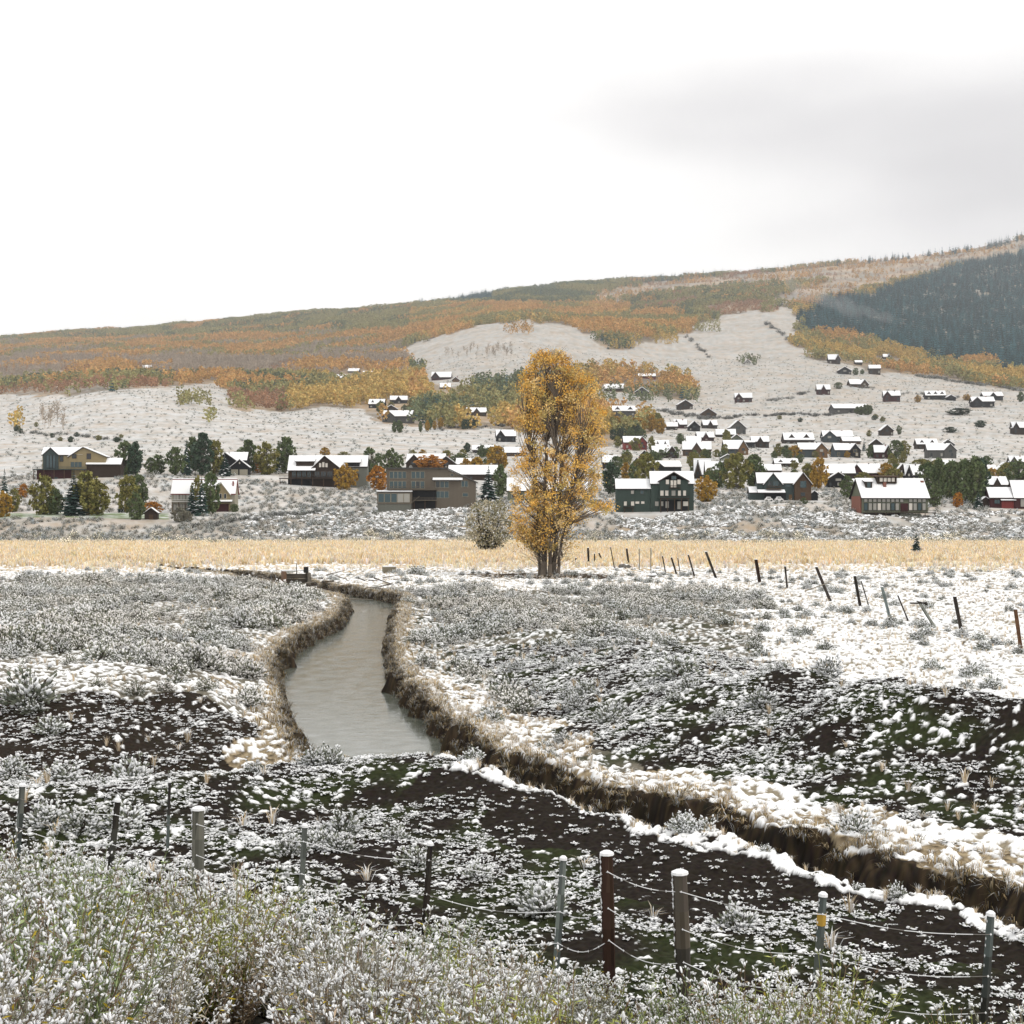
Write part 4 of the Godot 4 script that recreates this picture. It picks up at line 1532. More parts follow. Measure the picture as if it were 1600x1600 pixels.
# ------------------------------------------------------------------ along the ditch
func build_ditch_side() -> void:
	rng.seed = 81
	var wood := pmat("old_timber", 0.10, 0.085, 0.07, 0.9)
	var conc := pmat("stained_concrete", 0.20, 0.18, 0.15, 0.9, "mottle", 1.0)
	# headgate where the ditch leaves the meadow
	var d := 92.0
	var x := (466.0 - 800.0) / F * d
	var g := base("headgate", Vector3(x, -0.62, -d), 0.25)
	tag(g, "small boxy timber and concrete headgate set in the ditch bank", "headgate")
	var s := Shape.new()
	s.box(-0.95, -0.78, 0, 1.35, -1.0, 0.6, Color.WHITE)
	obj("side_wall", s, pmat("rusty_concrete", 0.22, 0.13, 0.085, 0.9, "mottle", 1.0), g)
	s = Shape.new()
	s.box(0.55, 0.72, 0, 1.25, -1.0, 0.6, Color.WHITE)
	obj("side_wall", s, conc, g)
	for k in 4:
		s = Shape.new()
		s.box(-0.775, 0.545, 0.02 + k * 0.3, 0.30 + k * 0.3, -0.06 - 0.02 * (k % 2), 0.03, Color.WHITE)
		obj("gate_board", s, wood, g)
	s = Shape.new()
	s.tube(Vector3(-0.1, 1.2, 0.05), Vector3(-0.12, 1.85, 0.05), 0.03, 0.02, 6, Color.WHITE)
	obj("lift_rod", s, wood, g)
	s = Shape.new()
	s.box(0.35, 0.62, 1.262, 1.62, -0.2, 0.08, Color.WHITE)
	obj("gear_box", s, pmat("black_iron", 0.02, 0.02, 0.02, 0.6), g)
	s = Shape.new()
	s.box(-0.97, 0.74, 1.36, 1.42, -1.02, -0.25, SNOW)
	obj("snow_cover", s, vmat("snow_cover", 0.8, 0.2), g)
	# drift sticks piled by the gate
	var sticks := Shape.new()
	for i in 34:
		var px := rr(440, 620)
		var dd := rr(80.0, 92.0)
		var p := Vector3((px - 800.0) / F * dd, 0, -dd)
		p.y = near_h(p.x, dd) + rr(0.05, 0.45)
		var a := rr(-0.5, 0.5) + (PI if rng.randf() < 0.5 else 0.0)
		var q := p + Vector3(cos(a), rr(-0.3, 0.35), sin(a) * 0.6) * rr(0.5, 1.6)
		limb(sticks, p, q, 0.04, 0.015, 0.12, Color(0.06, 0.05, 0.04) if rng.randf() < 0.6 else Color(0.2, 0.18, 0.15), 3, 4)
	var st := obj("drift_sticks", sticks, M["twig"])
	tag(st, "tangle of dark drift sticks piled beside the headgate", "sticks", "", "stuff")
	# squared block and pale boulders in the field
	for b in [[608, 900, 20, 9, "tan squared stone block on the far bank right of the headgate"], ]:
		var bd := 108.0
		var bx: float = (b[0] - 800.0) / F * bd
		var o := base("stone_block", Vector3(bx, near_h(bx, bd), -bd), 0.2)
		tag(o, b[4], "block")
		s = Shape.new()
		s.box(-0.46, 0.46, -0.1, 0.42, -0.4, 0.4, Color.WHITE)
		obj("block", s, pmat("tan_stone", 0.24, 0.21, 0.15, 0.9, "mottle", 1.5), o)
		s = Shape.new()
		s.box(-0.44, 0.44, 0.422, 0.47, -0.38, 0.38, SNOW)
		obj("snow_cover", s, vmat("snow_on_block", 0.8, 0.2), o)
	var rk := 0
	for b in [[975, 887, 17, "larger pale boulder at the foot of the far fence"], [990, 890, 10, "small flat boulder right beside the larger pale one"], [1028, 888, 9, "small pale boulder between two thin grey stakes"],
			[1018, 902, 16, "low snow-covered boulder in front of the thin grey stakes"], [1412, 1092, 18, "tan rock lying on the crest of the mound"], [1402, 1106, 15, "rounded brown rock half buried just below the mound crest"], [655, 893, 14, "pale stone standing in sage right of the squared block"]]:
		var bd: float = EYE * F / (b[1] - 800.0)
		for it in 4: bd = (EYE - near_h((b[0] - 800.0) / F * bd, bd)) * F / (b[1] - 800.0)
		var bx: float = (b[0] - 800.0) / F * bd
		var o := MeshInstance3D.new()
		o.name = numbered("boulder")
		o.mesh = rock(60 + rk, 0.45 if rk < 4 else 0.1)
		o.material_override = vmat("stone", 0.9, 0.2)
		var sz: float = b[2] / F * bd
		add_child(o)
		o.position = Vector3(bx, near_h(bx, bd) + sz * 0.18, -bd)
		o.scale = Vector3(sz, sz * 0.75, sz)
		o.rotation.y = rk * 1.3
		tag(o, b[3], "boulder")
		rk += 1
	# grass that hangs over the banks
	var strawy := [Color(0.58, 0.44, 0.25), Color(0.42, 0.30, 0.15), Color(0.28, 0.20, 0.10), Color(0.20, 0.17, 0.07), Color(0.66, 0.54, 0.36)]
	var hang := [grass_tuft(91, 24, 1.0, 0.75, 0.28, strawy, 0.022), grass_tuft(92, 24, 0.9, 0.95, 0.34, strawy, 0.022), grass_tuft(93, 20, 0.6, 0.3, 0.42, strawy, 0.02)]
	rng.seed = 94
	var sets := [[], [], []]
	var tints := [[], [], []]
	var tries := 0
	while tries < 120000:
		tries += 1
		var dd := sqrt(lerpf(11.0 * 11.0, 110.0 * 110.0, rng.randf()))
		var cx := along(COURSE_X, 0, 1, dd)
		var xx := rr(-4.0, 4.0) + (cx if dd > 27.0 else along(NEAR_X, 0, 1, dd))
		var sd := ditch(xx, dd)
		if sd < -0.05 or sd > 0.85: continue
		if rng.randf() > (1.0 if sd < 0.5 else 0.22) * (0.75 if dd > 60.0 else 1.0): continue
		var near_side := dd < 28.0 and dd < along(NEAR_SIDE, 0, 1, xx)
		if near_side and rng.randf() < 0.8: continue
		var k := rng.randi_range(0, 2)
		var h := rr(0.10, 0.26) + (0.12 if rng.randf() < 0.06 else 0.0)
		if near_side: h *= 0.6
		var y := near_h(xx, dd)
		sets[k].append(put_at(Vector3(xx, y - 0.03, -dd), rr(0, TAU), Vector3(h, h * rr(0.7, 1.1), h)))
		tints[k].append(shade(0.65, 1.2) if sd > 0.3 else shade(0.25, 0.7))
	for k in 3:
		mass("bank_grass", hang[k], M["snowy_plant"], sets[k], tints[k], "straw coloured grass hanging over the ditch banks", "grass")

const NEAR_X := [[11.0, 10.2], [12.4, 9.0], [15.6, 6.2], [17.0, 5.35], [18.2, 4.4], [20.0, 3.1], [21.7, 1.85], [23.0, 0.95], [25.8, -0.9], [27.0, -1.8]]

# ------------------------------------------------------------------ brush
func build_brush() -> void:
	var sage := [sage_bush(111, 420, 0.38), sage_bush(112, 420, 0.5), sage_bush(113, 380, 0.6), sage_bush(114, 360, 0.28)]
	var tan := [Color(0.62, 0.48, 0.30), Color(0.70, 0.58, 0.41), Color(0.46, 0.33, 0.19), Color(0.76, 0.68, 0.56)]
	var grass := [grass_tuft(121, 26, 0.5, 0.25, 0.4, tan, 0.02), grass_tuft(122, 26, 0.4, 0.15, 0.3, tan, 0.018), grass_tuft(123, 22, 0.7, 0.4, 0.6, tan, 0.022)]
	var low := [rosette(131, Color(0.055, 0.07, 0.028)), rosette(132, Color(0.07, 0.075, 0.035)), rosette(133, Color(0.045, 0.045, 0.03)), rosette(134, Color(0.09, 0.085, 0.05))]
	var rab := [rabbit_bush(141, 85, Color(0.26, 0.28, 0.09), 0.55), rabbit_bush(142, 95, Color(0.25, 0.25, 0.18), 0.75), rabbit_bush(143, 80, Color(0.27, 0.21, 0.15), 0.7), rabbit_bush(144, 100, Color(0.19, 0.23, 0.11), 0.55), rabbit_bush(145, 85, Color(0.27, 0.25, 0.2), 0.85)]
	rng.seed = 150
	# sage flat left of the ditch and sage right of it
	var sets := [[], [], [], []]
	var tints := [[], [], [], []]
	for p in sprinkle([5], 27.0, 100.0, 2.6, 0.44):
		var n := nb.get_noise_2d(p.x * 0.13, p.y * 0.13)
		if rng.randf() > 0.72 + n: continue
		var h := rr(0.28, 0.62) * (1.0 + 0.6 * n) + (0.3 if rng.randf() < 0.06 else 0.0)
		var k := rng.randi_range(0, 3)
		sets[k].append(put_at(ground_at(p, 0.04), rr(0, TAU), Vector3(h * 1.25, h, h * 1.25)))
		tints[k].append(sage_tint(p))
	for p in sprinkle([13], 30.0, 86.0, 2.2, 0.30):
		var n := nb.get_noise_2d(p.x * 0.16 + 5.0, p.y * 0.12)
		if rng.randf() > 0.42 + 1.2 * n: continue
		var h := rr(0.3, 0.6) * (1.0 + 0.5 * n)
		var k := rng.randi_range(0, 3)
		sets[k].append(put_at(ground_at(p, 0.04), rr(0, TAU), Vector3(h * 1.3, h, h * 1.3)))
		tints[k].append(sage_tint(p))
	for p in sprinkle([8, 9, 7, 12], 24.0, 110.0, 0.35, 0.40):
		var n := nb.get_noise_2d(p.x * 0.16 + 5.0, p.y * 0.12)
		if n < 0.05: continue
		var h := rr(0.25, 0.55)
		var k := rng.randi_range(0, 3)
		sets[k].append(put_at(ground_at(p, 0.04), rr(0, TAU), Vector3(h * 1.3, h, h * 1.3)))
		tints[k].append(shade(0.7, 1.05))
	for p in sprinkle([3], 11.0, 28.0, 7.0, 0.44):
		if nb.get_noise_2d(p.x * 0.5 + 8.0, p.y * 0.5) < -0.1: continue
		var h := rr(0.12, 0.34)
		var k := rng.randi_range(1, 2)
		sets[k].append(put_at(ground_at(p, 0.03), rr(0, TAU), Vector3(h * 1.4, h, h * 1.4)))
		tints[k].append(shade(0.95, 1.12))
	for p in sprinkle([4, 1], 14.0, 34.0, 0.5, 0.44):
		if nb.get_noise_2d(p.x * 0.3, p.y * 0.3) < 0.12: continue
		var h := rr(0.3, 0.55)
		var k := rng.randi_range(0, 3)
		sets[k].append(put_at(ground_at(p, 0.04), rr(0, TAU), Vector3(h * 1.3, h, h * 1.3)))
		tints[k].append(shade(0.8, 1.1))
	for k in 4:
		mass("sagebrush", sage[k], M["snowy_plant"], sets[k], tints[k], "snow-dusted grey sagebrush covering the flats beside the ditch", "sagebrush")
	# grass
	sets = [[], [], []]
	tints = [[], [], []]
	for row in [[[6], 16.0, 110.0, 14.0, 0.08, 0.26], [[7], 14.0, 60.0, 22.0, 0.08, 0.22], [[9], 24.0, 125.0, 6.0, 0.08, 0.22], [[13, 12], 30.0, 108.0, 3.5, 0.09, 0.28], [[5], 27.0, 100.0, 2.5, 0.10, 0.28], [[8], 20.0, 46.0, 1.0, 0.15, 0.3], [[3], 12.0, 27.0, 16.0, 0.08, 0.2], [[1, 4], 12.0, 34.0, 0.6, 0.15, 0.35]]:
		for p in sprinkle(row[0], row[1], row[2], row[3], 0.42):
			var n := nb.get_noise_2d(p.x * 0.2 + 15.0, p.y * 0.2)
			if rng.randf() > 0.6 + n: continue
			var k := rng.randi_range(0, 2)
			var h := rr(row[4], row[5])
			sets[k].append(put_at(ground_at(p, 0.02), rr(0, TAU), Vector3(h, h, h)))
			tints[k].append(shade(0.75, 1.15))
	for k in 3:
		mass("dry_grass", grass[k], M["snowy_plant"], sets[k], tints[k], "tufts of frosted dry grass among the sage and snow", "grass")
	# low growth poking through the snow on bare soil
	sets = [[], [], [], []]
	tints = [[], [], [], []]
	for row in [[[1], 11.0, 29.0, 150.0], [[4], 24.0, 36.0, 110.0], [[8], 18.0, 48.0, 150.0], [[2], 11.0, 27.0, 40.0], [[0], 5.0, 17.0, 20.0], [[7], 14.0, 40.0, 20.0], [[13], 30.0, 80.0, 12.0], [[3], 12.0, 27.0, 10.0]]:
		for p in sprinkle(row[0], row[1], row[2], row[3], 0.44):
			if rng.randf() > 0.65 + 0.9 * nb.get_noise_2d(p.x * 0.5, p.y * 0.5 + 9.0): continue
			var h := 0.03 + 0.10 * pow(rng.randf(), 1.9)
			var k := rng.randi_range(0, 3)
			sets[k].append(put_at(ground_at(p, 0.0), rr(0, TAU), Vector3(h * 1.2, h * rr(0.6, 1.2), h * 1.2)))
			tints[k].append(shade(0.85, 1.1))
	for k in 4:
		mass("low_plants", low[k], M["snowy_plant"], sets[k], tints[k], "low green growth with cushions of snow on dark soil", "ground cover")
	# brush on the road bank in front
	sets = [[], [], [], [], []]
	tints = [[], [], [], [], []]
	for p in sprinkle([0], 4.2, 17.5, 5.6, 0.46):
		var fs := fence_side(p.x, p.y)
		if fs < 0.35 or p.y < 4.8: continue
		var n := nb.get_noise_2d(p.x * 0.5 + 3.0, p.y * 0.5)
		if rng.randf() > 0.6 + 1.3 * n: continue
		var h := rr(0.4, 0.85) * (0.8 + 0.2 * sstep(5.0, 9.0, p.y)) * (1.0 + 0.25 * n) * (0.75 + 0.25 * sstep(0.3, 1.4, fs))
		var k := clampi(int((nb.get_noise_2d(p.x * 0.35 + 30.0, p.y * 0.35) + 0.5) * 5.0 + rr(-1.2, 1.2)), 0, 4)
		sets[k].append(put_at(ground_at(p, 0.05), rr(0, TAU), Vector3(h * 1.1, h, h * 1.1)))
		tints[k].append(shade(0.9, 1.08))
	for k in 5:
		mass("rabbitbrush", rab[k], M["snowy_plant"], sets[k], tints[k], "snow-laden rabbitbrush filling the roadside bank in front", "brush")
	# bushes that stand out singly
	for b in [[1335, 1352, 75, 42, 2, "white frosted bush on the ditch lip, left of the close pair"], [1378, 1372, 70, 42, 2, "white frosted bush on the ditch lip, right of the close pair"], [972, 968, 30, 24, 3, "dark sage bush with snowy crown in the open below the golden tree"],
			[955, 952, 34, 16, 0, "grey sage bush just behind the dark snowy one"], [1133, 976, 44, 18, 3, "dark low sage bush at the right of the sage field"], [1246, 992, 22, 16, 0, "small round grey sage bush alone in the snow"], [1030, 940, 12, 14, 3, "tiny dark upright sage bush in the snowy field"],
			[1530, 1000, 28, 14, 0, "small sage bush in snow left of the brown edge post"], [650, 896, 40, 14, 0, "sage clump on the far bank right of the squared block"], [1400, 1400, 40, 30, 1, "pale bush where the ditch runs out on the right"],
			[20, 1212, 60, 34, 2, "snowy hummock bush in the hollow at the left edge"], [95, 1222, 90, 36, 2, "broad snow-covered bush in the dark hollow"], [205, 1140, 80, 52, 1, "large frosted sage bush on the dark slope at left"], [45, 1085, 110, 60, 3, "big blue grey sage bush on the left slope lip"],
			[1060, 1060, 90, 40, 0, "wide tawny sage bush on the mound's left shoulder"], [790, 1090, 60, 40, 3, "dark sage bush above the right ditch bank"]]:
		var bd: float = EYE * F / (b[1] - 800.0)
		for it in 5: bd = (EYE - near_h((b[0] - 800.0) / F * bd, bd)) * F / (b[1] - 800.0)
		var bx: float = (b[0] - 800.0) / F * bd
		var o := MeshInstance3D.new()
		o.name = numbered("sage_bush")
		o.mesh = sage[b[4]]
		o.material_override = M["snowy_plant"]
		add_child(o)
		o.position = Vector3(bx, near_h(bx, bd) - 0.03, -bd)
		o.scale = Vector3(b[2] / F * bd, b[3] / F * bd / 0.72, b[2] / F * bd)
		o.rotation.y = bx
		tag(o, b[5], "bush", "single sage bushes")

# ------------------------------------------------------------------ houses
# A house is drawn in "frame pixels" at its own distance and scaled to metres by its root: x right, y up, z towards the valley, front wall at z = 0.
const WALLS := {"tan": [0.36, 0.29, 0.165], "green": [0.052, 0.078, 0.068], "taupe": [0.165, 0.14, 0.11], "brown": [0.045, 0.030, 0.022], "maroon": [0.065, 0.020, 0.022], "wood": [0.20, 0.115, 0.055], "red": [0.27, 0.055, 0.05], "blue": [0.065, 0.085, 0.095], "black": [0.018, 0.019, 0.022],
	"pale": [0.42, 0.39, 0.31], "stone": [0.17, 0.175, 0.15], "moss": [0.17, 0.185, 0.13], "teal": [0.06, 0.085, 0.085], "grey": [0.11, 0.11, 0.105], "brick": [0.30, 0.13, 0.095], "umber": [0.10, 0.062, 0.038], "white": [0.72, 0.71, 0.68], "trim": [0.03, 0.02, 0.018]}

func wall(kind: String) -> StandardMaterial3D:
	var c: Array = WALLS[kind]
	return pmat("wall_" + kind, c[0], c[1], c[2], 0.85, "grain", 0.5)

func glass(kind: String) -> StandardMaterial3D:
	var key := "glass_" + kind
	if not M.has(key):
		var m := StandardMaterial3D.new()
		m.resource_name = key
		var c: Array = {"dark": [0.02, 0.028, 0.032], "blue": [0.03, 0.06, 0.068], "blind": [0.62, 0.58, 0.52], "curtain": [0.30, 0.29, 0.26]}[kind]
		m.albedo_color = srgb(c[0], c[1], c[2])
		m.roughness = 0.12
		M[key] = m
	return M[key]

func roof_snow() -> StandardMaterial3D:
	if not M.has("roof_snow"):
		var m := pmat("roof_snow", 0.86, 0.87, 0.89, 0.8, "", 1.0)
		M["roof_snow"] = m
	return M["roof_snow"]

var footprints := []

func near_house(x: float, d: float) -> bool:
	for f in footprints:
		if d > f[1] - 9.0 and d < f[1] + 1.0 and absf(x - f[0]) < 62.0 * f[2]: return true
	return false

func house(px: float, py: float, called: String, label: String, turn := 0.0, group := "", sink := 0.0) -> Node3D:
	var p := hit(px, py)
	var o := base(called, p - Vector3(0, sink, 0), turn)
	o.scale = Vector3.ONE * (absf(p.z) / F)
	footprints.append([p.x, absf(p.z), absf(p.z) / F])
	tag(o, label, "house" if called != "garden_shed" else "shed", group)
	return o

# one gabled volume; axis "x": ridge runs sideways, "z": gable faces front. rc: where the ridge sits across
func section(o: Node3D, axis: String, x0: float, x1: float, z0: float, z1: float, y0: float, ye: float, yr: float, wall_kind: String, roof_kind := "trim", over := 1.6, rc := 0.5, snow_from := 0.0) -> void:
	var s := Shape.new()
	var r := Shape.new()
	var n := Shape.new()
	var w := Color.WHITE
	var th := 0.9
	var sn := 1.1
	if axis == "x":
		var zc := lerpf(z1, z0, rc)
		s.quad(Vector3(x0, ye, z1), Vector3(x1, ye, z1), Vector3(x1, y0, z1), Vector3(x0, y0, z1), w)
		s.quad(Vector3(x1, ye, z0), Vector3(x0, ye, z0), Vector3(x0, y0, z0), Vector3(x1, y0, z0), w)
		for x in [x0, x1]:
			s.quad(Vector3(x, ye, z0), Vector3(x, ye, z1), Vector3(x, y0, z1), Vector3(x, y0, z0), w)
			s.tri(Vector3(x, yr, zc), Vector3(x, ye, z1), Vector3(x, ye, z0), w)
		var sf := (yr - ye) / (z1 - zc)
		var sb := (yr - ye) / (zc - z0)
		var up := Vector3(0, th, 0)
		var a0 := x0 - over
		var a1 := x1 + over
		var ridge0 := Vector3(a0, yr, zc) + up
		var ridge1 := Vector3(a1, yr, zc) + up
		var f0 := Vector3(a0, ye - over * sf, z1 + over) + up
		var f1 := Vector3(a1, ye - over * sf, z1 + over) + up
		var b0 := Vector3(a0, ye - over * sb, z0 - over) + up
		var b1 := Vector3(a1, ye - over * sb, z0 - over) + up
		r.slab(ridge0, ridge1, f1, f0, th, w)
		r.slab(b0, b1, ridge1 - Vector3(0, 0.02, 0), ridge0 - Vector3(0, 0.02, 0), th, w)
		var e := Vector3(0.35, 0, 0)
		var su := Vector3(0, sn, 0)
		var q0 := ridge0.lerp(f0, maxf(snow_from, 0.004))
		var q1 := ridge1.lerp(f1, maxf(snow_from, 0.004))
		n.slab(q0 + e + su, q1 - e + su, f1 - e + su, f0 + e + su, sn + 0.25, SNOW)
		n.slab(b0 + e + su, b1 - e + su, ridge1.lerp(b1, 0.01) - e + su, ridge0.lerp(b0, 0.01) + e + su, sn + 0.25, SNOW)
	else:
		var xc := lerpf(x0, x1, rc)
		for z in [z1, z0]:
			s.quad(Vector3(x0, ye, z), Vector3(x1, ye, z), Vector3(x1, y0, z), Vector3(x0, y0, z), w)
			s.tri(Vector3(xc, yr, z), Vector3(x1, ye, z), Vector3(x0, ye, z), w)
		for x in [x0, x1]:
			s.quad(Vector3(x, ye, z0), Vector3(x, ye, z1), Vector3(x, y0, z1), Vector3(x, y0, z0), w)
		var sl := (yr - ye) / (xc - x0)
		var sr := (yr - ye) / (x1 - xc)
		var up := Vector3(0, th, 0)
		var c0 := z0
		var c1 := z1 + over
		var ra := Vector3(xc, yr, c0) + up
		var rb := Vector3(xc, yr, c1) + up
		var la := Vector3(x0 - over, ye - over * sl, c0) + up
		var lb := Vector3(x0 - over, ye - over * sl, c1) + up
		var ga := Vector3(x1 + over, ye - over * sr, c0) + up
		var gb := Vector3(x1 + over, ye - over * sr, c1) + up
		r.slab(la, ra, rb, lb, th, w)
		r.slab(ra + Vector3(0, -0.02, 0), ga, gb, rb + Vector3(0, -0.02, 0), th, w)
		var su := Vector3(0, sn, 0)
		var e := Vector3(0, 0, -0.35)
		n.slab(la + su, ra.lerp(la, 0.004) + su, rb.lerp(lb, 0.004) + su + e, lb + su + e, sn + 0.25, SNOW)
		n.slab(ra.lerp(ga, 0.004) + su, ga + su, gb + su + e, rb.lerp(gb, 0.004) + su + e, sn + 0.25, SNOW)
	obj("wall", s, wall(wall_kind), o)
	var ro := obj("roof", r, wall(roof_kind), o)
	obj("snow_cover", n, roof_snow(), ro)

func block(o: Node3D, called: String, x0: float, x1: float, y0: float, y1: float, z0: float, z1: float, mat: Material) -> MeshInstance3D:
	var s := Shape.new()
	s.box(x0, x1, y0, y1, z0, z1, Color.WHITE)
	return obj(called, s, mat, o)

# a lean-to roof sheet with snow on it, falling from y1 at z0 to y0 at z1
func lean_roof(o: Node3D, x0: float, x1: float, y0: float, y1: float, z0: float, z1: float) -> void:
	var s := Shape.new()
	s.slab(Vector3(x0, y1, z0), Vector3(x1, y1, z0), Vector3(x1, y0, z1), Vector3(x0, y0, z1), 0.8, Color.WHITE)
	var r := obj("porch_roof", s, wall("trim"), o)
	s = Shape.new()
	s.slab(Vector3(x0 + 0.2, y1 + 1.0, z0), Vector3(x1 - 0.2, y1 + 1.0, z0), Vector3(x1 - 0.2, y0 + 1.0, z1 - 0.1), Vector3(x0 + 0.2, y0 + 1.0, z1 - 0.1), 1.2, SNOW)
	obj("snow_cover", s, roof_snow(), r)

func window(o: Node3D, x: float, y: float, w: float, h: float, z: float, g := "dark", frame := "trim", bars := 0, called := "window") -> void:
	# x, y: lower left corner; frame stands proud, pane set back in it
	var s := Shape.new()
	var t := 0.4
	s.box(x - t, x + w + t, y + h, y + h + t, z + 0.02, z + 0.5, Color.WHITE)
	s.box(x - t, x + w + t, y - t, y, z + 0.02, z + 0.6, Color.WHITE)
	s.box(x - t, x, y, y + h, z + 0.02, z + 0.5, Color.WHITE)
	s.box(x + w, x + w + t, y, y + h, z + 0.02, z + 0.5, Color.WHITE)
	for k in bars:
		var bx := x + w * (k + 1) / (bars + 1)
		s.box(bx - 0.25, bx + 0.25, y, y + h, z + 0.02, z + 0.4, Color.WHITE)
	var f := obj(called, s, wall(frame), o)
	var p := Shape.new()
	p.box(x, x + w, y, y + h, z + 0.03, z + 0.2, Color.WHITE)
	obj("pane", p, glass(g), f)

func deck(o: Node3D, x0: float, x1: float, y: float, z0: float, z1: float, kind := "brown", rail := 3.0, legs := 0, down := 12.0) -> void:
	var dk := block(o, "deck", x0, x1, y - 1.2, y, z0 + 0.05, z1, wall(kind))
	if rail > 0:
		block(dk, "handrail", x0, x1, y + rail, y + rail + 0.5, z1 - 0.5, z1 - 0.05, wall(kind))
		var count := int((x1 - x0) / 2.0)
		for k in count:
			var bx := lerpf(x0 + 0.3, x1 - 0.3, k / maxf(1.0, count - 1.0))
			block(dk, "baluster", bx - 0.15, bx + 0.15, y, y + rail, z1 - 0.4, z1 - 0.12, wall(kind))
	for k in legs:
		var bx := lerpf(x0 + 1.5, x1 - 1.5, k / maxf(1.0, legs - 1.0))
		block(o, "post", bx - 0.5, bx + 0.5, y - down, y - 1.25, z1 - 1.6, z1 - 0.6, wall("umber"))

func car(px: float, py: float, w: float, label: String) -> void:
	var p := hit(px, py)
	var o := base("parked_car", p, 0.25)
	o.scale = Vector3.ONE * (absf(p.z) / F * w / 12.0)
	tag(o, label, "car", "cars parked by the blue and brown house")
	var body := Shape.new()
	var prof := [Vector2(-6, 1.2), Vector2(-6, 3.4), Vector2(-4.6, 4.0), Vector2(-2.8, 6.0), Vector2(2.2, 6.1), Vector2(3.9, 4.1), Vector2(6, 3.5), Vector2(6.1, 1.2)]
	for z in [-2.3, 2.3]:
		for k in range(1, prof.size() - 1):
			body.tri(Vector3(prof[0].x, prof[0].y, z), Vector3(prof[k].x, prof[k].y, z), Vector3(prof[k + 1].x, prof[k + 1].y, z), Color.WHITE)
	for k in prof.size():
		var a: Vector2 = prof[k]
		var b: Vector2 = prof[(k + 1) % prof.size()]
		body.quad(Vector3(a.x, a.y, -2.3), Vector3(b.x, b.y, -2.3), Vector3(b.x, b.y, 2.3), Vector3(a.x, a.y, 2.3), Color.WHITE)
	obj("body", body, pmat("pale_car_paint", 0.62, 0.61, 0.60, 0.3, "", 1.0), o)
	for x in [-2.2, 0.4]:
		var g := Shape.new()
		g.box(x - 0.9, x + 1.4, 4.1, 5.6, 2.31, 2.36, Color.WHITE)
		obj("side_window", g, glass("dark"), o)
	var sc := Shape.new()
	sc.box(-3.0, 2.3, 6.05, 6.7, -2.2, 2.2, SNOW)
	obj("snow_cover", sc, roof_snow(), o)
	for x in [-3.8, 3.8]:
		for z in [-2.1, 2.1]:
			var t := Shape.new()
			t.tube(Vector3(x, 1.2, z - 0.3), Vector3(x, 1.2, z + 0.35), 1.25, 1.25, 10, Color.WHITE, true)
			obj("wheel", t, pmat("tyre_rubber", 0.015, 0.015, 0.015, 0.9, "", 1.0), o)

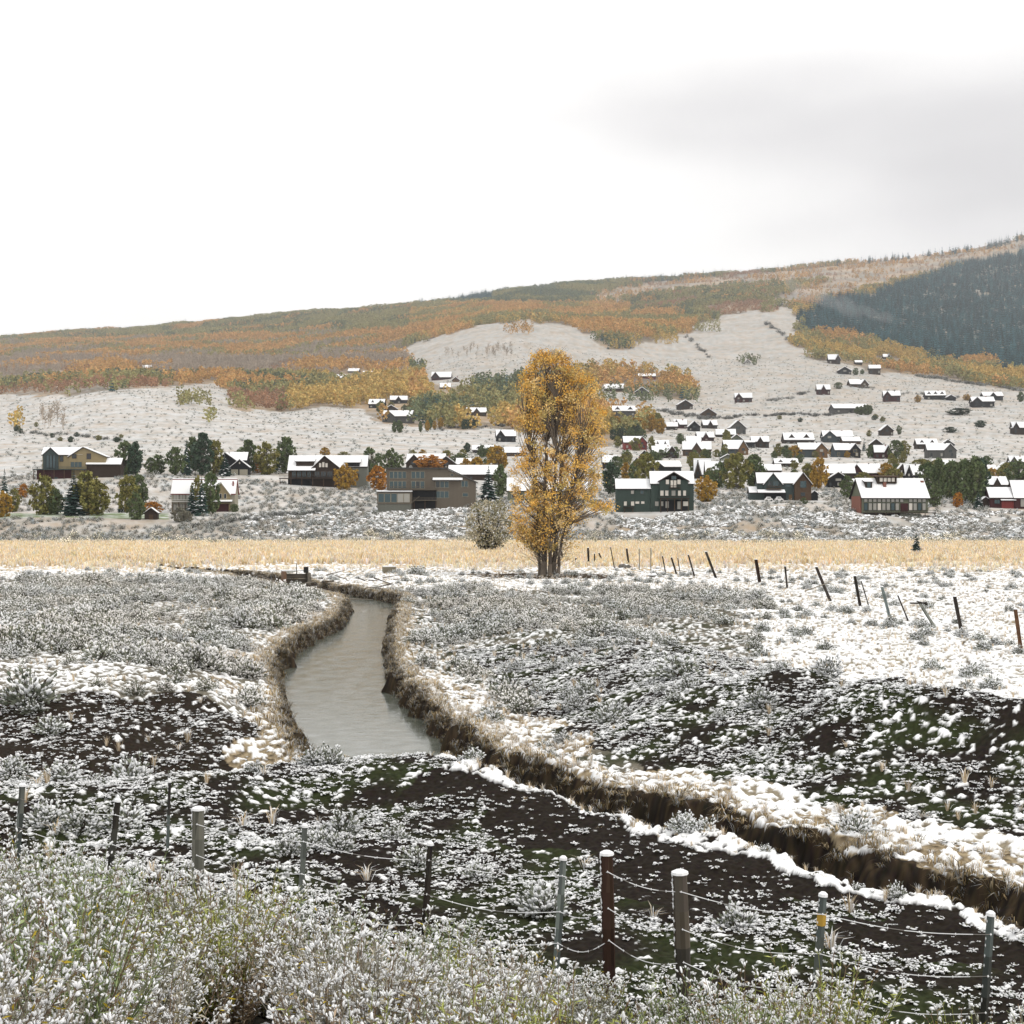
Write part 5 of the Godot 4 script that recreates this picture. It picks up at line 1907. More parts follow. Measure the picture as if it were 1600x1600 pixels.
func build_houses() -> void:
	rng.seed = 901
	var h: Node3D
	# tan house on the left
	h = house(120, 747, "tan_house", "big tan house with glazed gable, long deck and low garage wing on the left", 0.05)
	section(h, "x", -53, 8, -24, 0, -14, 36, 47, "tan")
	section(h, "z", -12, 45, -22, 1.5, -10, 33, 47.5, "tan", "trim", 1.8, 0.39)
	section(h, "z", -51, -28, -12, 3.5, -14, 36, 46.5, "teal")
	section(h, "x", 16, 68, -22, 3.2, -8, 21, 30, "brown")
	block(h, "lower_wall", -60, -8, -18, 12.6, -1, 6, wall("maroon"))
	deck(h, -65, 16, 13.8, 0.2, 12, "teal", 3.0, 6, 26)
	for k in 3: window(h, -46 + k * 5, 15.5, 4, 20, 3.5, "blue")
	window(h, -6.5, 31, 6, 6, 1.5, "dark", "brown", 1)
	window(h, -9, 17, 17, 8, 1.5, "blue", "tan", 2)
	window(h, 16, 30, 6, 8, 1.5, "dark", "maroon", 1)
	window(h, -26, 26, 5, 8, 0.0, "dark", "brown")
	window(h, -34, -8, 6, 9, 6.0, "blue", "brown")
	# charcoal house with two tan garage doors
	h = house(367, 742, "charcoal_house", "black gabled house with two tan garage doors among the left spruces", 0.0)
	section(h, "z", -27, 2, -30, -6, -4, 21, 34, "black", "trim", 1.6, 0.36)
	section(h, "x", -10, 16, -34, -10, -4, 23, 34.5, "black")
	section(h, "z", -7, 22, -14, 0, -4, 11.5, 23, "black", "trim", 1.8)
	block(h, "garage_door", -6, 5, -0.5, 8.4, 0.02, 0.4, wall("pale"))
	block(h, "garage_door", 7.4, 20, -0.5, 8.4, 0.02, 0.4, wall("pale"))
	window(h, 6.4, 17, 2, 3, 0.0, "blind")
	# red-roofed white house low on the left
	h = house(317, 800, "red_roof_house", "tan house with snow-covered red roof, balconies and maroon garage door at lower left", 0.0)
	section(h, "x", -49, 50, -28, 0, -6, 29, 51, "pale", "red", 1.6, 0.5, 0.11)
	section(h, "z", 15, 43, -22, 3.5, -6, 27, 45, "tan", "pale", 1.4)
	for k in 4: window(h, -46 + k * 10, 18, 8.5, 10, 0.0, "curtain", "grey", 1)
	for k in 4: window(h, -46 + k * 10, 3, 8.5, 9, 0.0, "curtain", "grey", 1)
	deck(h, -48, -6, 16.5, 0.1, 5, "white", 2.5, 5, 17)
	lean_roof(h, 16, 47, 15.5, 18, 3.4, 8)
	block(h, "garage_door", 20, 41, -1, 12.5, 3.52, 4.0, wall("maroon"))
	window(h, 23, 21, 3, 7, 3.5, "dark", "white")
	window(h, 27, 21, 3, 7, 3.5, "dark", "white")
	window(h, 34, 21, 3, 7, 3.5, "dark", "white")
	for c in [[46, 45], [44, 36]]: block(h, "roof_vent", c[0] - 1, c[0] + 1, c[1] - 6, c[1] + 3, -8, -6, wall("red"))
	# brown lodge
	h = house(500, 760, "brown_lodge", "brown timber lodge with dormers and long dark deck on the slope", -0.04)
	section(h, "x", -50, 34, -30, 0, -8, 26, 47, "umber")
	section(h, "z", -11, 30, -20, 3, -8, 29, 46.5, "brown", "trim", 2.0, 0.46)
	section(h, "x", 35, 73, -26, -3, -4, 31, 47, "stone")
	block(h, "dormer", -38, -10, 30, 38, -12, -2.2, wall("brown"))
	lean_roof(h, -40, -8, 38.5, 45, -14, -1.0)
	block(h, "dormer", 41, 62, 31, 36, -12, -1.2, wall("black"))
	lean_roof(h, 38, 64, 36.5, 45.5, -14, -0.2)
	lean_roof(h, -50, -6, 24, 31, -3, 9)
	for k in 3: window(h, -1 + k * 5, 29.5, 3.6, 8 if k == 1 else 6.5, 3.0, "blind", "brown")
	for k in 5: window(h, -44 + k * 8, 14, 6, 9, 0.0, "blue", "umber", 1)
	for k in 3: window(h, -8 + k * 10, 14, 8, 9, 3.0, "dark", "umber", 1)
	window(h, 57, 14, 4, 6, -3.0, "dark", "stone")
	deck(h, -62, 26, 12.5, 0.2, 13, "brown", 3.0, 6, 17)
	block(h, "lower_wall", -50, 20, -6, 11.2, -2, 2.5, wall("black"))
	# taupe modern house above the boulders
	h = house(660, 797, "taupe_modern_house", "grey brown modern house with sloping right roofline and glazed lower wing above boulders", 0.0, "", 0.5)
	var poly := [Vector2(-56, -6), Vector2(-56, 69), Vector2(38, 69), Vector2(83, 48), Vector2(83, -6)]
	var s := Shape.new()
	for z in [0.0, -32.0]:
		for k in range(1, 4): s.tri(Vector3(poly[0].x, poly[0].y, z), Vector3(poly[k].x, poly[k].y, z), Vector3(poly[k + 1].x, poly[k + 1].y, z), Color.WHITE)
	for k in 4:
		var a: Vector2 = poly[k]
		var b: Vector2 = poly[k + 1]
		s.quad(Vector3(a.x, a.y, -32), Vector3(b.x, b.y, -32), Vector3(b.x, b.y, 0), Vector3(a.x, a.y, 0), Color.WHITE)
	obj("wall", s, wall("taupe"), h)
	s = Shape.new()
	s.slab(Vector3(-58, 71, -34), Vector3(38.5, 71, -34), Vector3(38.5, 71, 2.5), Vector3(-58, 71, 2.5), 1.6, Color.WHITE)
	s.slab(Vector3(38.6, 71, -34), Vector3(86, 48.5, -34), Vector3(86, 48.5, 2.5), Vector3(38.6, 71, 2.5), 1.6, Color.WHITE)
	obj("roof", s, wall("grey"), h)
	section(h, "x", -70, -16, -2, 9, 14, 32.6, 33.4, "taupe", "grey", 1.2)
	block(h, "base_wall", -69.5, -17, -2, 13.9, -1, 8.4, wall("stone"))
	for k in 5: window(h, -68 + k * 10, 17, 8.6, 13, 9.0, "curtain" if k == 3 or k == 4 else "blue", "pale")
	block(h, "recess_shade_panel", -15, 22, 5, 35, 0.1, 0.5, wall("black"))  # flat black sheet on the wall, painted shade of a recess not modelled
	deck(h, -54, 23, 37.5, 0.2, 8, "taupe", 3.6, 0)
	deck(h, -14, 23, 20.5, 0.6, 8, "taupe", 3.0, 3, 20)
	s = Shape.new()
	for k in 8: s.box(-16 + k * 1.5, -14.4 + k * 1.5, 16.4 + k * 1.3, 17.4 + k * 1.3, 8.3, 11.0, Color.WHITE)
	obj("stair", s, wall("taupe"), h)
	lean_roof(h, 16, 63, 51, 54.5, 0.1, 5)
	for k in 4: window(h, -51 + k * 6.6, 54.5, 5.6, 10, 0.0, "blue", "pale")
	for k in 4: window(h, -51 + k * 6.6, 39, 5.6, 10.5, 0.0, "blue", "pale")
	for k in 3: window(h, -17 + k * 7, 54.5, 6, 10, 0.0, "blue", "pale")
	for k in 3: window(h, -17 + k * 7, 39, 6, 10.5, 0.0, "dark" if k == 1 else "blue", "pale")
	for k in 3: window(h, 21 + k * 7, 40, 6, 9.5, 0.0, "dark" if k == 0 else "blue", "pale")
	window(h, 21, 24, 20, 10, 0.0, "blue", "pale", 2)
	window(h, 61, 41, 10, 9, 0.0, "blue", "pale", 1)
	window(h, 63, 26, 8, 5, 0.0, "blue", "pale")
	window(h, 44, 58, 5, 3, 0.0, "dark", "pale")
	# long low house behind the golden tree
	h = house(855, 783, "long_low_house", "long low pale green house with snowy roof directly behind the golden tree", 0.0)
	section(h, "x", -62, 63, -34, 0, -5, 16, 35, "moss")
	for k in 6: window(h, -55 + k * 20, 5, 9, 7, 0.0, "blind" if k % 2 else "dark", "white")
	# green house
	h = house(1025, 800, "dark_green_house", "tall dark green house with front gable, balconies and lower left wing", 0.0)
	section(h, "x", -62, -8, -26, -1.5, -5, 36, 50, "green")
	section(h, "x", -8, 59, -28, 0, -5, 44, 62, "green")
	section(h, "z", 5, 50, -18, 3, -5, 48, 61.2, "green", "maroon", 2.2)
	s = Shape.new()
	s.tri(Vector3(27.5, 60.0, 3.1), Vector3(45.0, 49.6, 3.1), Vector3(10.0, 49.6, 3.1), Color.WHITE)
	s.tri(Vector3(27.5, 60.0, 3.1), Vector3(10.0, 49.6, 3.1), Vector3(45.0, 49.6, 3.1), Color.WHITE)
	obj("gable_panel", s, wall("maroon"), h)
	for w in [[15, 43, 5, 7, "blind"], [22.5, 38, 4, 11, "blind"], [27.5, 38, 4, 11, "blind"], [33, 43, 5, 7, "blind"], [24, 50.5, 7, 5, "blue"], [6.5, 25, 5, 8, "blind"], [14, 25, 5, 8, "blind"], [24, 25, 6, 8, "curtain"], [34, 25, 4.5, 8, "blind"], [42, 25, 4.5, 8, "blind"],
			[14.5, 6, 5, 10, "curtain"], [33, 4, 5, 12, "curtain"], [42, 9, 8, 7, "blind"], [7, 9, 4, 7, "curtain"]]:
		window(h, w[0], w[1], w[2], w[3], 3.1, w[4], "grey")
	window(h, -1.5, 9, 5.5, 7, 0.0, "curtain", "grey")
	for w in [[-39, 28, 4.5, 5, "curtain"], [-24, 28, 4.5, 5, "blue"], [-50, 9, 4.5, 7, "blind"], [-39, 9, 5, 7, "blind"], [-32, 12.5, 6, 3.6, "blind"], [-23, 12.5, 5, 3.6, "blind"]]:
		window(h, w[0], w[1], w[2], w[3], -1.5, w[4], "grey")
	deck(h, 5, 51, 21, 3.3, 11, "brown", 3.2, 5, 24)
	deck(h, 20, 38, 37.6, 3.3, 7, "brown", 3.0, 0)
	deck(h, -51, -35, 6.5, -1.3, 4, "brown", 2.6, 2, 10)
	block(h, "dark_panel", 6, 49, -4, 18, 2.4, 3.05, wall("black"))  # black sheet added for the shade of the recess under the balcony
	# blue and brown house with parked cars
	h = house(1224, 782, "blue_brown_house", "house with blue left gable and brown right gable above the boulders", 0.0)
	section(h, "x", -40, 30, -26, -2, -4, 27, 42, "teal")
	section(h, "z", -30, -2, -18, 0, -4, 25, 41.4, "teal", "trim", 2.0)
	section(h, "z", 17, 43, -24, 3, -4, 26, 42.4, "umber", "trim", 2.4)
	section(h, "x", -52, -32, -20, -3, -4, 12, 20, "teal")
	section(h, "z", 43.5, 54, -16, 0, -4, 10, 14, "black")
	lean_roof(h, -41, 2, 11.5, 16, 0.1, 9)
	deck(h, -27, -3, 18.5, 0.1, 6, "umber", 3.5, 0)
	for w in [[-24, 22, 5, 7, "dark"], [-16, 22, 8, 8, "blue"]]: window(h, w[0], w[1], w[2], w[3], 0.0, w[4], "grey", 1)
	window(h, 26, 20, 9, 10, 3.0, "blue", "grey")
	window(h, 27, 7, 6, 5, 3.0, "dark", "grey")
	window(h, 4, 21, 7, 5, -2.0, "blue", "grey")
	block(h, "dark_panel", -30, 4, -2, 10.8, 0.02, 0.6, wall("black"))
	block(h, "door", 9, 14, 0, 9, -1.96, -1.4, wall("wood"))
	car(1201, 783.5, 12.5, "pale snow-topped car at the blue gable, nearer the left wing")
	car(1217, 783.5, 13.0, "pale snow-topped car at the blue gable, nearer the brown gable")
	# stilted house with big snowy roof
	h = house(1399, 806, "stilted_house", "half-timbered house on stilts with huge snowy roof, clerestory and two brick chimneys", 0.16)
	section(h, "x", -54, 54, -46, 0, 4, 29, 57, "moss", "trim", 3.0)
	block(h, "gable_wall", -56.0, -54.1, -6, 30, -40, -4, wall("brick"))
	block(h, "chimney", -15, -10, 38, 52, -15, -11, wall("brick"))
	block(h, "chimney", 50, 55, 34, 55, -22, -17, wall("brick"))
	block(h, "clerestory", -24, 8, 50, 61, -26, -13, wall("brown"))
	s = Shape.new()
	s.slab(Vector3(-27, 63, -30), Vector3(11, 63, -30), Vector3(11, 61.5, -10), Vector3(-27, 61.5, -10), 1.4, Color.WHITE)
	obj("clerestory_roof", s, wall("umber"), h)
	for k in 4: window(h, -20.5 + k * 6.6, 53, 5.2, 6, -13.0, "blind", "brown")
	block(h, "dormer", -45, -34, 42, 52.5, -22, -10, wall("brown"))
	lean_roof(h, -47, -32, 52.5, 57, -25, -9)
	window(h, -42.5, 43.5, 6, 8, -10.0, "blue", "brown")
	for k in 14:
		var x := -51.5 + k * 7.4
		if k != 9: window(h, x, 21, 5.6, 7, 0.0, "curtain", "black")
		if k != 9 and k != 8: window(h, x, 8, 5.6, 11, 0.0, "blind" if k == 3 or k == 10 else ("curtain" if k % 3 else "blue"), "black")
	block(h, "door", 8.5, 21, 6, 19, 0.02, 0.6, wall("maroon"))
	deck(h, -54, 62, 4.5, 0.3, 12, "brown", 3.2, 8, 18)
	s = Shape.new()
	for k in 7: s.box(2 - k * 0.6, 36 + k * 0.4, 1.6 - k * 1.9, 2.6 - k * 1.9, 12.2 + k * 1.6, 14.2 + k * 1.6, Color.WHITE)
	obj("stair", s, wall("stone"), h)
	# maroon house at the right edge
	h = house(1590, 795, "maroon_house", "maroon house with broad snowy roofs and garage door at the right edge", 0.0)
	section(h, "x", -43, -6, -30, 0, -4, 17, 32, "maroon")
	section(h, "x", -5.8, 62, -36, 2, -4, 17, 43, "maroon")
	section(h, "z", -53, -43.2, -20, -6, -4, 14, 17.5, "brown")
	lean_roof(h, -27, -3, 12.6, 14, 0.1, 4)
	block(h, "garage_door", -25, -5, -1, 11.5, 0.02, 0.5, wall("red"))
	window(h, -36, 8, 8, 6, 0.0, "blue", "trim", 1)
	window(h, 4, 3, 9, 12, 2.0, "curtain", "trim")
	# little shed on the lawn
	h = house(236, 812, "garden_shed", "tiny dark brown shed with snowy gable roof on the lawn at left", 0.1)
	section(h, "z", -10, 10, -16, 0, -3, 10, 17.5, "brown", "trim", 1.8)
	block(h, "door", -3, 3, -1, 7.5, 0.02, 0.4, wall("umber"))

# ------------------------------------------------------------------ the village up the slope
# centre px, base row, width, wall height, roof height, form, wall, label
func build_village() -> void:
	rng.seed = 950
	var list := [
		[993, 703, 36, 11, 9, "xr", "red", "brick red cottage with snowy roof right of the golden tree"],
		[1050, 672, 17, 5, 6, "x", "brown", "small low cottage at the left end of the upper village cluster"],
		[1063, 670, 20, 6, 7, "zx", "maroon", "maroon cottage with left gable in the upper village cluster"],
		[1085, 674, 18, 7, 8, "z", "black", "black gabled cottage in the middle of the upper village cluster"],
		[1110, 670, 22, 5, 7, "xg", "brown", "dark cottage with central gable at the right of the upper cluster"],
		[1103, 689, 26, 5, 8, "xg", "maroon", "maroon cottage with paired gables behind a round green tree"],
		[1084, 694, 22, 4, 7, "x", "maroon", "low cottage with one broad snowy roof plane and maroon eave"],
		[1089, 713, 44, 10, 12, "xg", "umber", "long brown house with front gable in the village centre"],
		[1034, 703, 24, 5, 9, "xgg", "brown", "cottage with two tiny dormers in its snowy roof right of the red cottage"],
		[1039, 716, 38, 8, 10, "xr", "brown", "brown house with right gable half hidden by green shrubs"],
		[1007, 719, 15, 7, 7, "z", "brown", "narrow brown gable between red cottage and green shrubs"],
		[953, 734, 22, 11, 10, "x", "brown", "dark house with snowy roof touching the golden tree's right side"],
		[995, 734, 18, 8, 10, "z", "grey", "grey gabled house behind the olive tree above the green house"],
		[1041, 738, 48, 8, 9, "zx", "black", "blue black house with left gable just above the green house"],
		[1098, 748, 26, 8, 22, "zx", "brown", "steep white roofed house directly behind the green house's right side"],
		[1153, 679, 25, 10, 11, "z", "grey", "tall grey gabled house standing highest in the village"],
		[1134, 684, 30, 4, 8, "x", "brown", "low stepped wing below the tall grey gabled house"],
		[1151, 693, 18, 6, 7, "z", "moss", "small grey green gable below the tall grey house"],
		[1151, 711, 37, 9, 13, "xr", "wood", "honey wood fronted house with wide snowy roof"],
		[1170, 700, 18, 8, 2, "x", "black", "flat black garage beside the honey wood house"],
		[1188, 700, 27, 9, 8, "xg", "brown", "dark two-level house right of the flat black garage"],
		[1137, 721, 22, 4, 6, "z", "moss", "pale gable peeping above the big olive trees"],
		[1120, 749, 34, 10, 17, "xr", "brown", "steep broad white roof left of the big olive trees"],
		[1205, 742, 32, 6, 9, "x", "umber", "low house with one plain snowy roof behind the blue and brown house"],
		[1229, 730, 36, 5, 7, "xgg", "brown", "white roofed house with two gables above the plain low roof"],
		[1249, 694, 46, 6, 11, "xgg", "brown", "wide house with stacked snowy roofs at the left of the middle row"],
		[1271, 715, 44, 12, 10, "xr", "wood", "large wood gabled house with blue grey lower floor in the middle row"],
		[1310, 692, 46, 9, 9, "zx", "blue", "blue grey house with left gable at the top of the middle row"],
		[1331, 694, 28, 4, 6, "x", "umber", "long snowy roof just below the blue grey house"],
		[1325, 715, 40, 11, 10, "xr", "tan", "tan house with dark right gable in the middle row"],
		[1369, 704, 20, 9, 8, "z", "brown", "dark brown tower-like gable right of the tan house"],
		[1380, 717, 26, 10, 10, "xr", "maroon", "maroon house with steep right gable at the end of the middle row"],
		[1386, 681, 20, 8, 8, "z", "brown", "small dark gable alone above the right end of the middle row"],
		[1312, 752, 48, 12, 14, "x", "brown", "dark house with big plain snowy roof behind the poplars"],
		[1353, 752, 50, 12, 14, "zx", "maroon", "long snowy roofed house with steep left gable behind the stilted house"],
		[1310, 762, 35, 12, 11, "z", "black", "black A-frame house with grey gable left of the stilted house"],
		[1337, 760, 18, 4, 6, "x", "umber", "small white porch roof between the A-frame and the stilted house"],
		[1449, 702, 32, 7, 8, "xgg", "brown", "house with two dormers and long porch at the right of the village"],
		[1472, 716, 44, 12, 10, "xr", "grey", "grey brown house standing in front of the two-dormer house"],
		[1481, 701, 20, 6, 7, "z", "grey", "grey gable behind the grey brown house"],
		[1594, 680, 22, 11, 8, "zx", "brown", "dark brown house cut by the right edge above the village"],
		[1410, 746, 20, 8, 12, "z", "brown", "left of two steep gables behind the stilted house"],
		[1428, 754, 26, 12, 15, "zx", "black", "right and nearer of two steep gables behind the stilted house"],
		[1477, 733, 34, 6, 7, "xgg", "brown", "white roofed house peeping over the green trees at right"],
		[1448, 740, 16, 4, 6, "x", "brown", "sliver of snowy roof left of the tall green trees"],
		[1592, 730, 26, 8, 8, "zx", "grey", "grey gabled house behind trees at the far right of the village"],
		[1546, 738, 22, 4, 6, "x", "umber", "low snowy roof between the tall green trees and right houses"],
		[1570, 742, 20, 8, 10, "z", "brown", "narrow gabled house half behind trees near the right edge"],
		[1558, 764, 36, 6, 12, "xg", "brown", "snowy roof with one flat gable right behind the maroon house"],
		[577, 589, 20, 3, 5, "x", "brown", "lone pale roof high in the grey woods at centre left"],
		[552, 583, 16, 2, 4, "x", "pale", "tiny white roof in the grey woods, upper of two at left"],
		[532, 594, 20, 2, 5, "x", "pale", "tiny white roof in the grey woods, lower of two at left"],
		[229, 578, 13, 2, 4, "x", "brown", "tiny white roof in the orange woods far left"],
		[689, 594, 30, 4, 8, "zx", "maroon", "long snowy roof at the top of the orange grove by the knob"],
		[696, 608, 16, 2, 6, "x", "umber", "slanting snowy roof in green trees under the orange grove"],
		[712, 597, 10, 3, 4, "z", "wood", "tiny reddish hut right of the orange grove roof"],
		[588, 638, 24, 6, 7, "xgg", "black", "black cabin with two gables left of the hillside cluster"],
		[623, 631, 26, 5, 6, "xg", "black", "black cabin with round dormer uppermost in the hillside cluster"],
		[611, 643, 20, 3, 6, "z", "brown", "small snowy gable in the middle of the hillside cluster"],
		[620, 661, 46, 10, 9, "zx", "grey", "large grey house with peaked roofs lowest in the hillside cluster"],
		[745, 650, 30, 5, 7, "xg", "umber", "cabin with bright snowy roof right of the orange bushes"],
		[757, 709, 38, 5, 7, "xgg", "brown", "long snowy roof with dormers left of the golden tree"],
		[791, 691, 30, 9, 9, "zx", "black", "blue black cabin touching the golden tree's left side"],
		[664, 732, 60, 8, 14, "zx", "brown", "snowy roofs with black left gable above the taupe house"],
		[697, 732, 32, 6, 12, "z", "brown", "black front gable behind the orange bush above the taupe house"],
		[730, 732, 36, 6, 9, "xr", "umber", "snowy roof with dark right gable above the taupe house's right end"],
		[738, 750, 76, 8, 14, "x", "brown", "broad low snowy roof behind the snowy spruce by the taupe house"],
		[805, 713, 32, 5, 8, "x", "umber", "snowy roof glimpsed through the golden tree's left branches"],
		[959, 612, 30, 4, 7, "x", "umber", "long white roofs above the grove right of the golden tree top"],
		[1003, 619, 20, 6, 7, "z", "grey", "grey gabled house at the left end of the green grove"],
		[975, 651, 40, 8, 8, "xgg", "grey", "wide grey house with three peaks right of the golden tree"],
		[1011, 592, 26, 3, 4, "x", "red", "low red eaved roof inside the orange grove"],
		[1071, 640, 23, 7, 7, "z", "brown", "brown cabin with rounded snowy roof on the bare slope"],
		[1107, 653, 24, 6, 8, "z", "umber", "small cabin with front gable just above the upper village cluster"],
		[1162, 629, 26, 7, 7, "zx", "maroon", "red brown cabin alone on the bare slope"],
		[1304, 569, 18, 7, 7, "xr", "brown", "highest brown cabin at the foot of the spruce forest"],
		[1342, 571, 10, 3, 3, "x", "brown", "tiny hut just right of the highest brown cabin"],
		[1386, 562, 10, 3, 4, "xr", "brown", "tiny roof among gold aspens below the spruce forest"],
		[1320, 585, 20, 5, 6, "z", "black", "black cabin with low wide gable below the highest cabin"],
		[1367, 586, 17, 9, 5, "x", "brown", "boxy brown cabin with rounded roof near the aspen edge"],
		[1343, 606, 28, 5, 7, "xr", "umber", "cabin with two snowy roof planes on the open slope"],
		[1287, 617, 20, 8, 7, "xg", "maroon", "red and blue cabin alone on the open slope"],
		[1394, 628, 25, 9, 7, "zx", "maroon", "dark maroon cabin with left gable on the open slope"],
		[1462, 625, 30, 6, 7, "xggg", "black", "white roofed cabin with three dormers on the right slope"],
		[1486, 626, 15, 4, 4, "z", "black", "low dark annex right of the three-dormer cabin"],
		[1552, 626, 30, 6, 6, "xg", "black", "rear cabin of the dark pair at the right edge of the slope"],
		[1537, 637, 34, 9, 7, "zx", "black", "front cabin of the dark pair at the right edge of the slope"],
		[1330, 646, 54, 7, 7, "x", "grey", "very long low house with trees planted in front on the slope"],
		[1168, 571, 8, 4, 4, "z", "white", "tiny white hut inside the dark tree clump on the slope"]]
	for e in list:
		var w: float = e[2]
		var wh: float = e[3]
		var rh: float = e[4]
		var h := house(e[0], e[1], "village_house", e[7], rr(-0.12, 0.12), "houses of the village")
		var dz := -clampf(w * 0.62, 12.0, 30.0)
		var hx := w * 0.5
		var form: String = e[5]
		var k: String = e[6]
		var win := "dark" if rng.randf() < 0.6 else "curtain"
		match form:
			"z":
				section(h, "z", -hx, hx, dz, 0, -5, wh, wh + rh, k, "trim", 1.3)
				window(h, -hx * 0.25, wh * 0.85, hx * 0.5, minf(4.0, rh * 0.35), 0.0, win, k)
			"zx":
				section(h, "x", -hx, hx, dz, -1.5, -5, wh, wh + rh, k, "trim", 1.2)
				section(h, "z", -hx, -hx + w * 0.42, dz * 0.6, 0, -5, wh, wh + rh * 0.92, k, "trim", 1.2)
				window(h, -hx + w * 0.14, wh * 0.8, w * 0.12, minf(4.0, rh * 0.35), 0.0, win, k)
			"xr":
				section(h, "x", -hx, hx * 0.6, dz, -1.5, -5, wh, wh + rh, k if k != "wood" and k != "tan" else "blue", "trim", 1.2)
				section(h, "z", hx * 0.16, hx, dz, 0, -5, wh, wh + rh * 0.98, "black" if k == "tan" else k, "trim", 1.2)
				window(h, hx * 0.45, wh * 0.75, hx * 0.24, minf(4.0, rh * 0.4), 0.0, win, k)
			_:
				section(h, "x", -hx, hx, dz, 0, -5, wh, wh + rh, k, "trim", 1.2)
				if form == "xg":
					section(h, "z", -hx * 0.35, hx * 0.3, dz * 0.5, 1.2, -5, wh, wh + rh * 0.85, k, "trim", 0.9)
				elif form.begins_with("xg"):
					var count := form.length() - 1
					for j in count:
						var x := lerpf(-hx, hx, (j + 0.5) / count)
						var r := minf(w * 0.11, 5.5)
						section(h, "z", x - r, x + r, dz * 0.5, -rh * 0.25, wh * 0.6, wh + rh * 0.25, wh + rh * 0.8, k, "trim", 0.6)
		# ground floor openings
		var n := 2 if w < 26 else 3
		for j in n:
			var x := lerpf(-hx * 0.8, hx * 0.62, j / maxf(1.0, n - 1.0))
			var z := 0.0
			if form == "zx" and x > -hx + w * 0.36: z = -1.5
			if form == "xr" and x < hx * 0.16: z = -1.5
			if form == "xg" and x > -hx * 0.4 and x < hx * 0.3: z = 1.2
			if wh > 4: window(h, x, wh * 0.25, minf(3.2, w * 0.13), wh * 0.4, z, "dark" if (j + int(w)) % 3 else "curtain", k)
		if rng.randf() < 0.6: block(h, "chimney", hx * 0.3, hx * 0.3 + 1.6, wh + rh * 0.4, wh + rh + 2.5, dz * 0.5 - 1.0, dz * 0.5 + 0.6, wall("brick" if rng.randf() < 0.5 else "grey"))

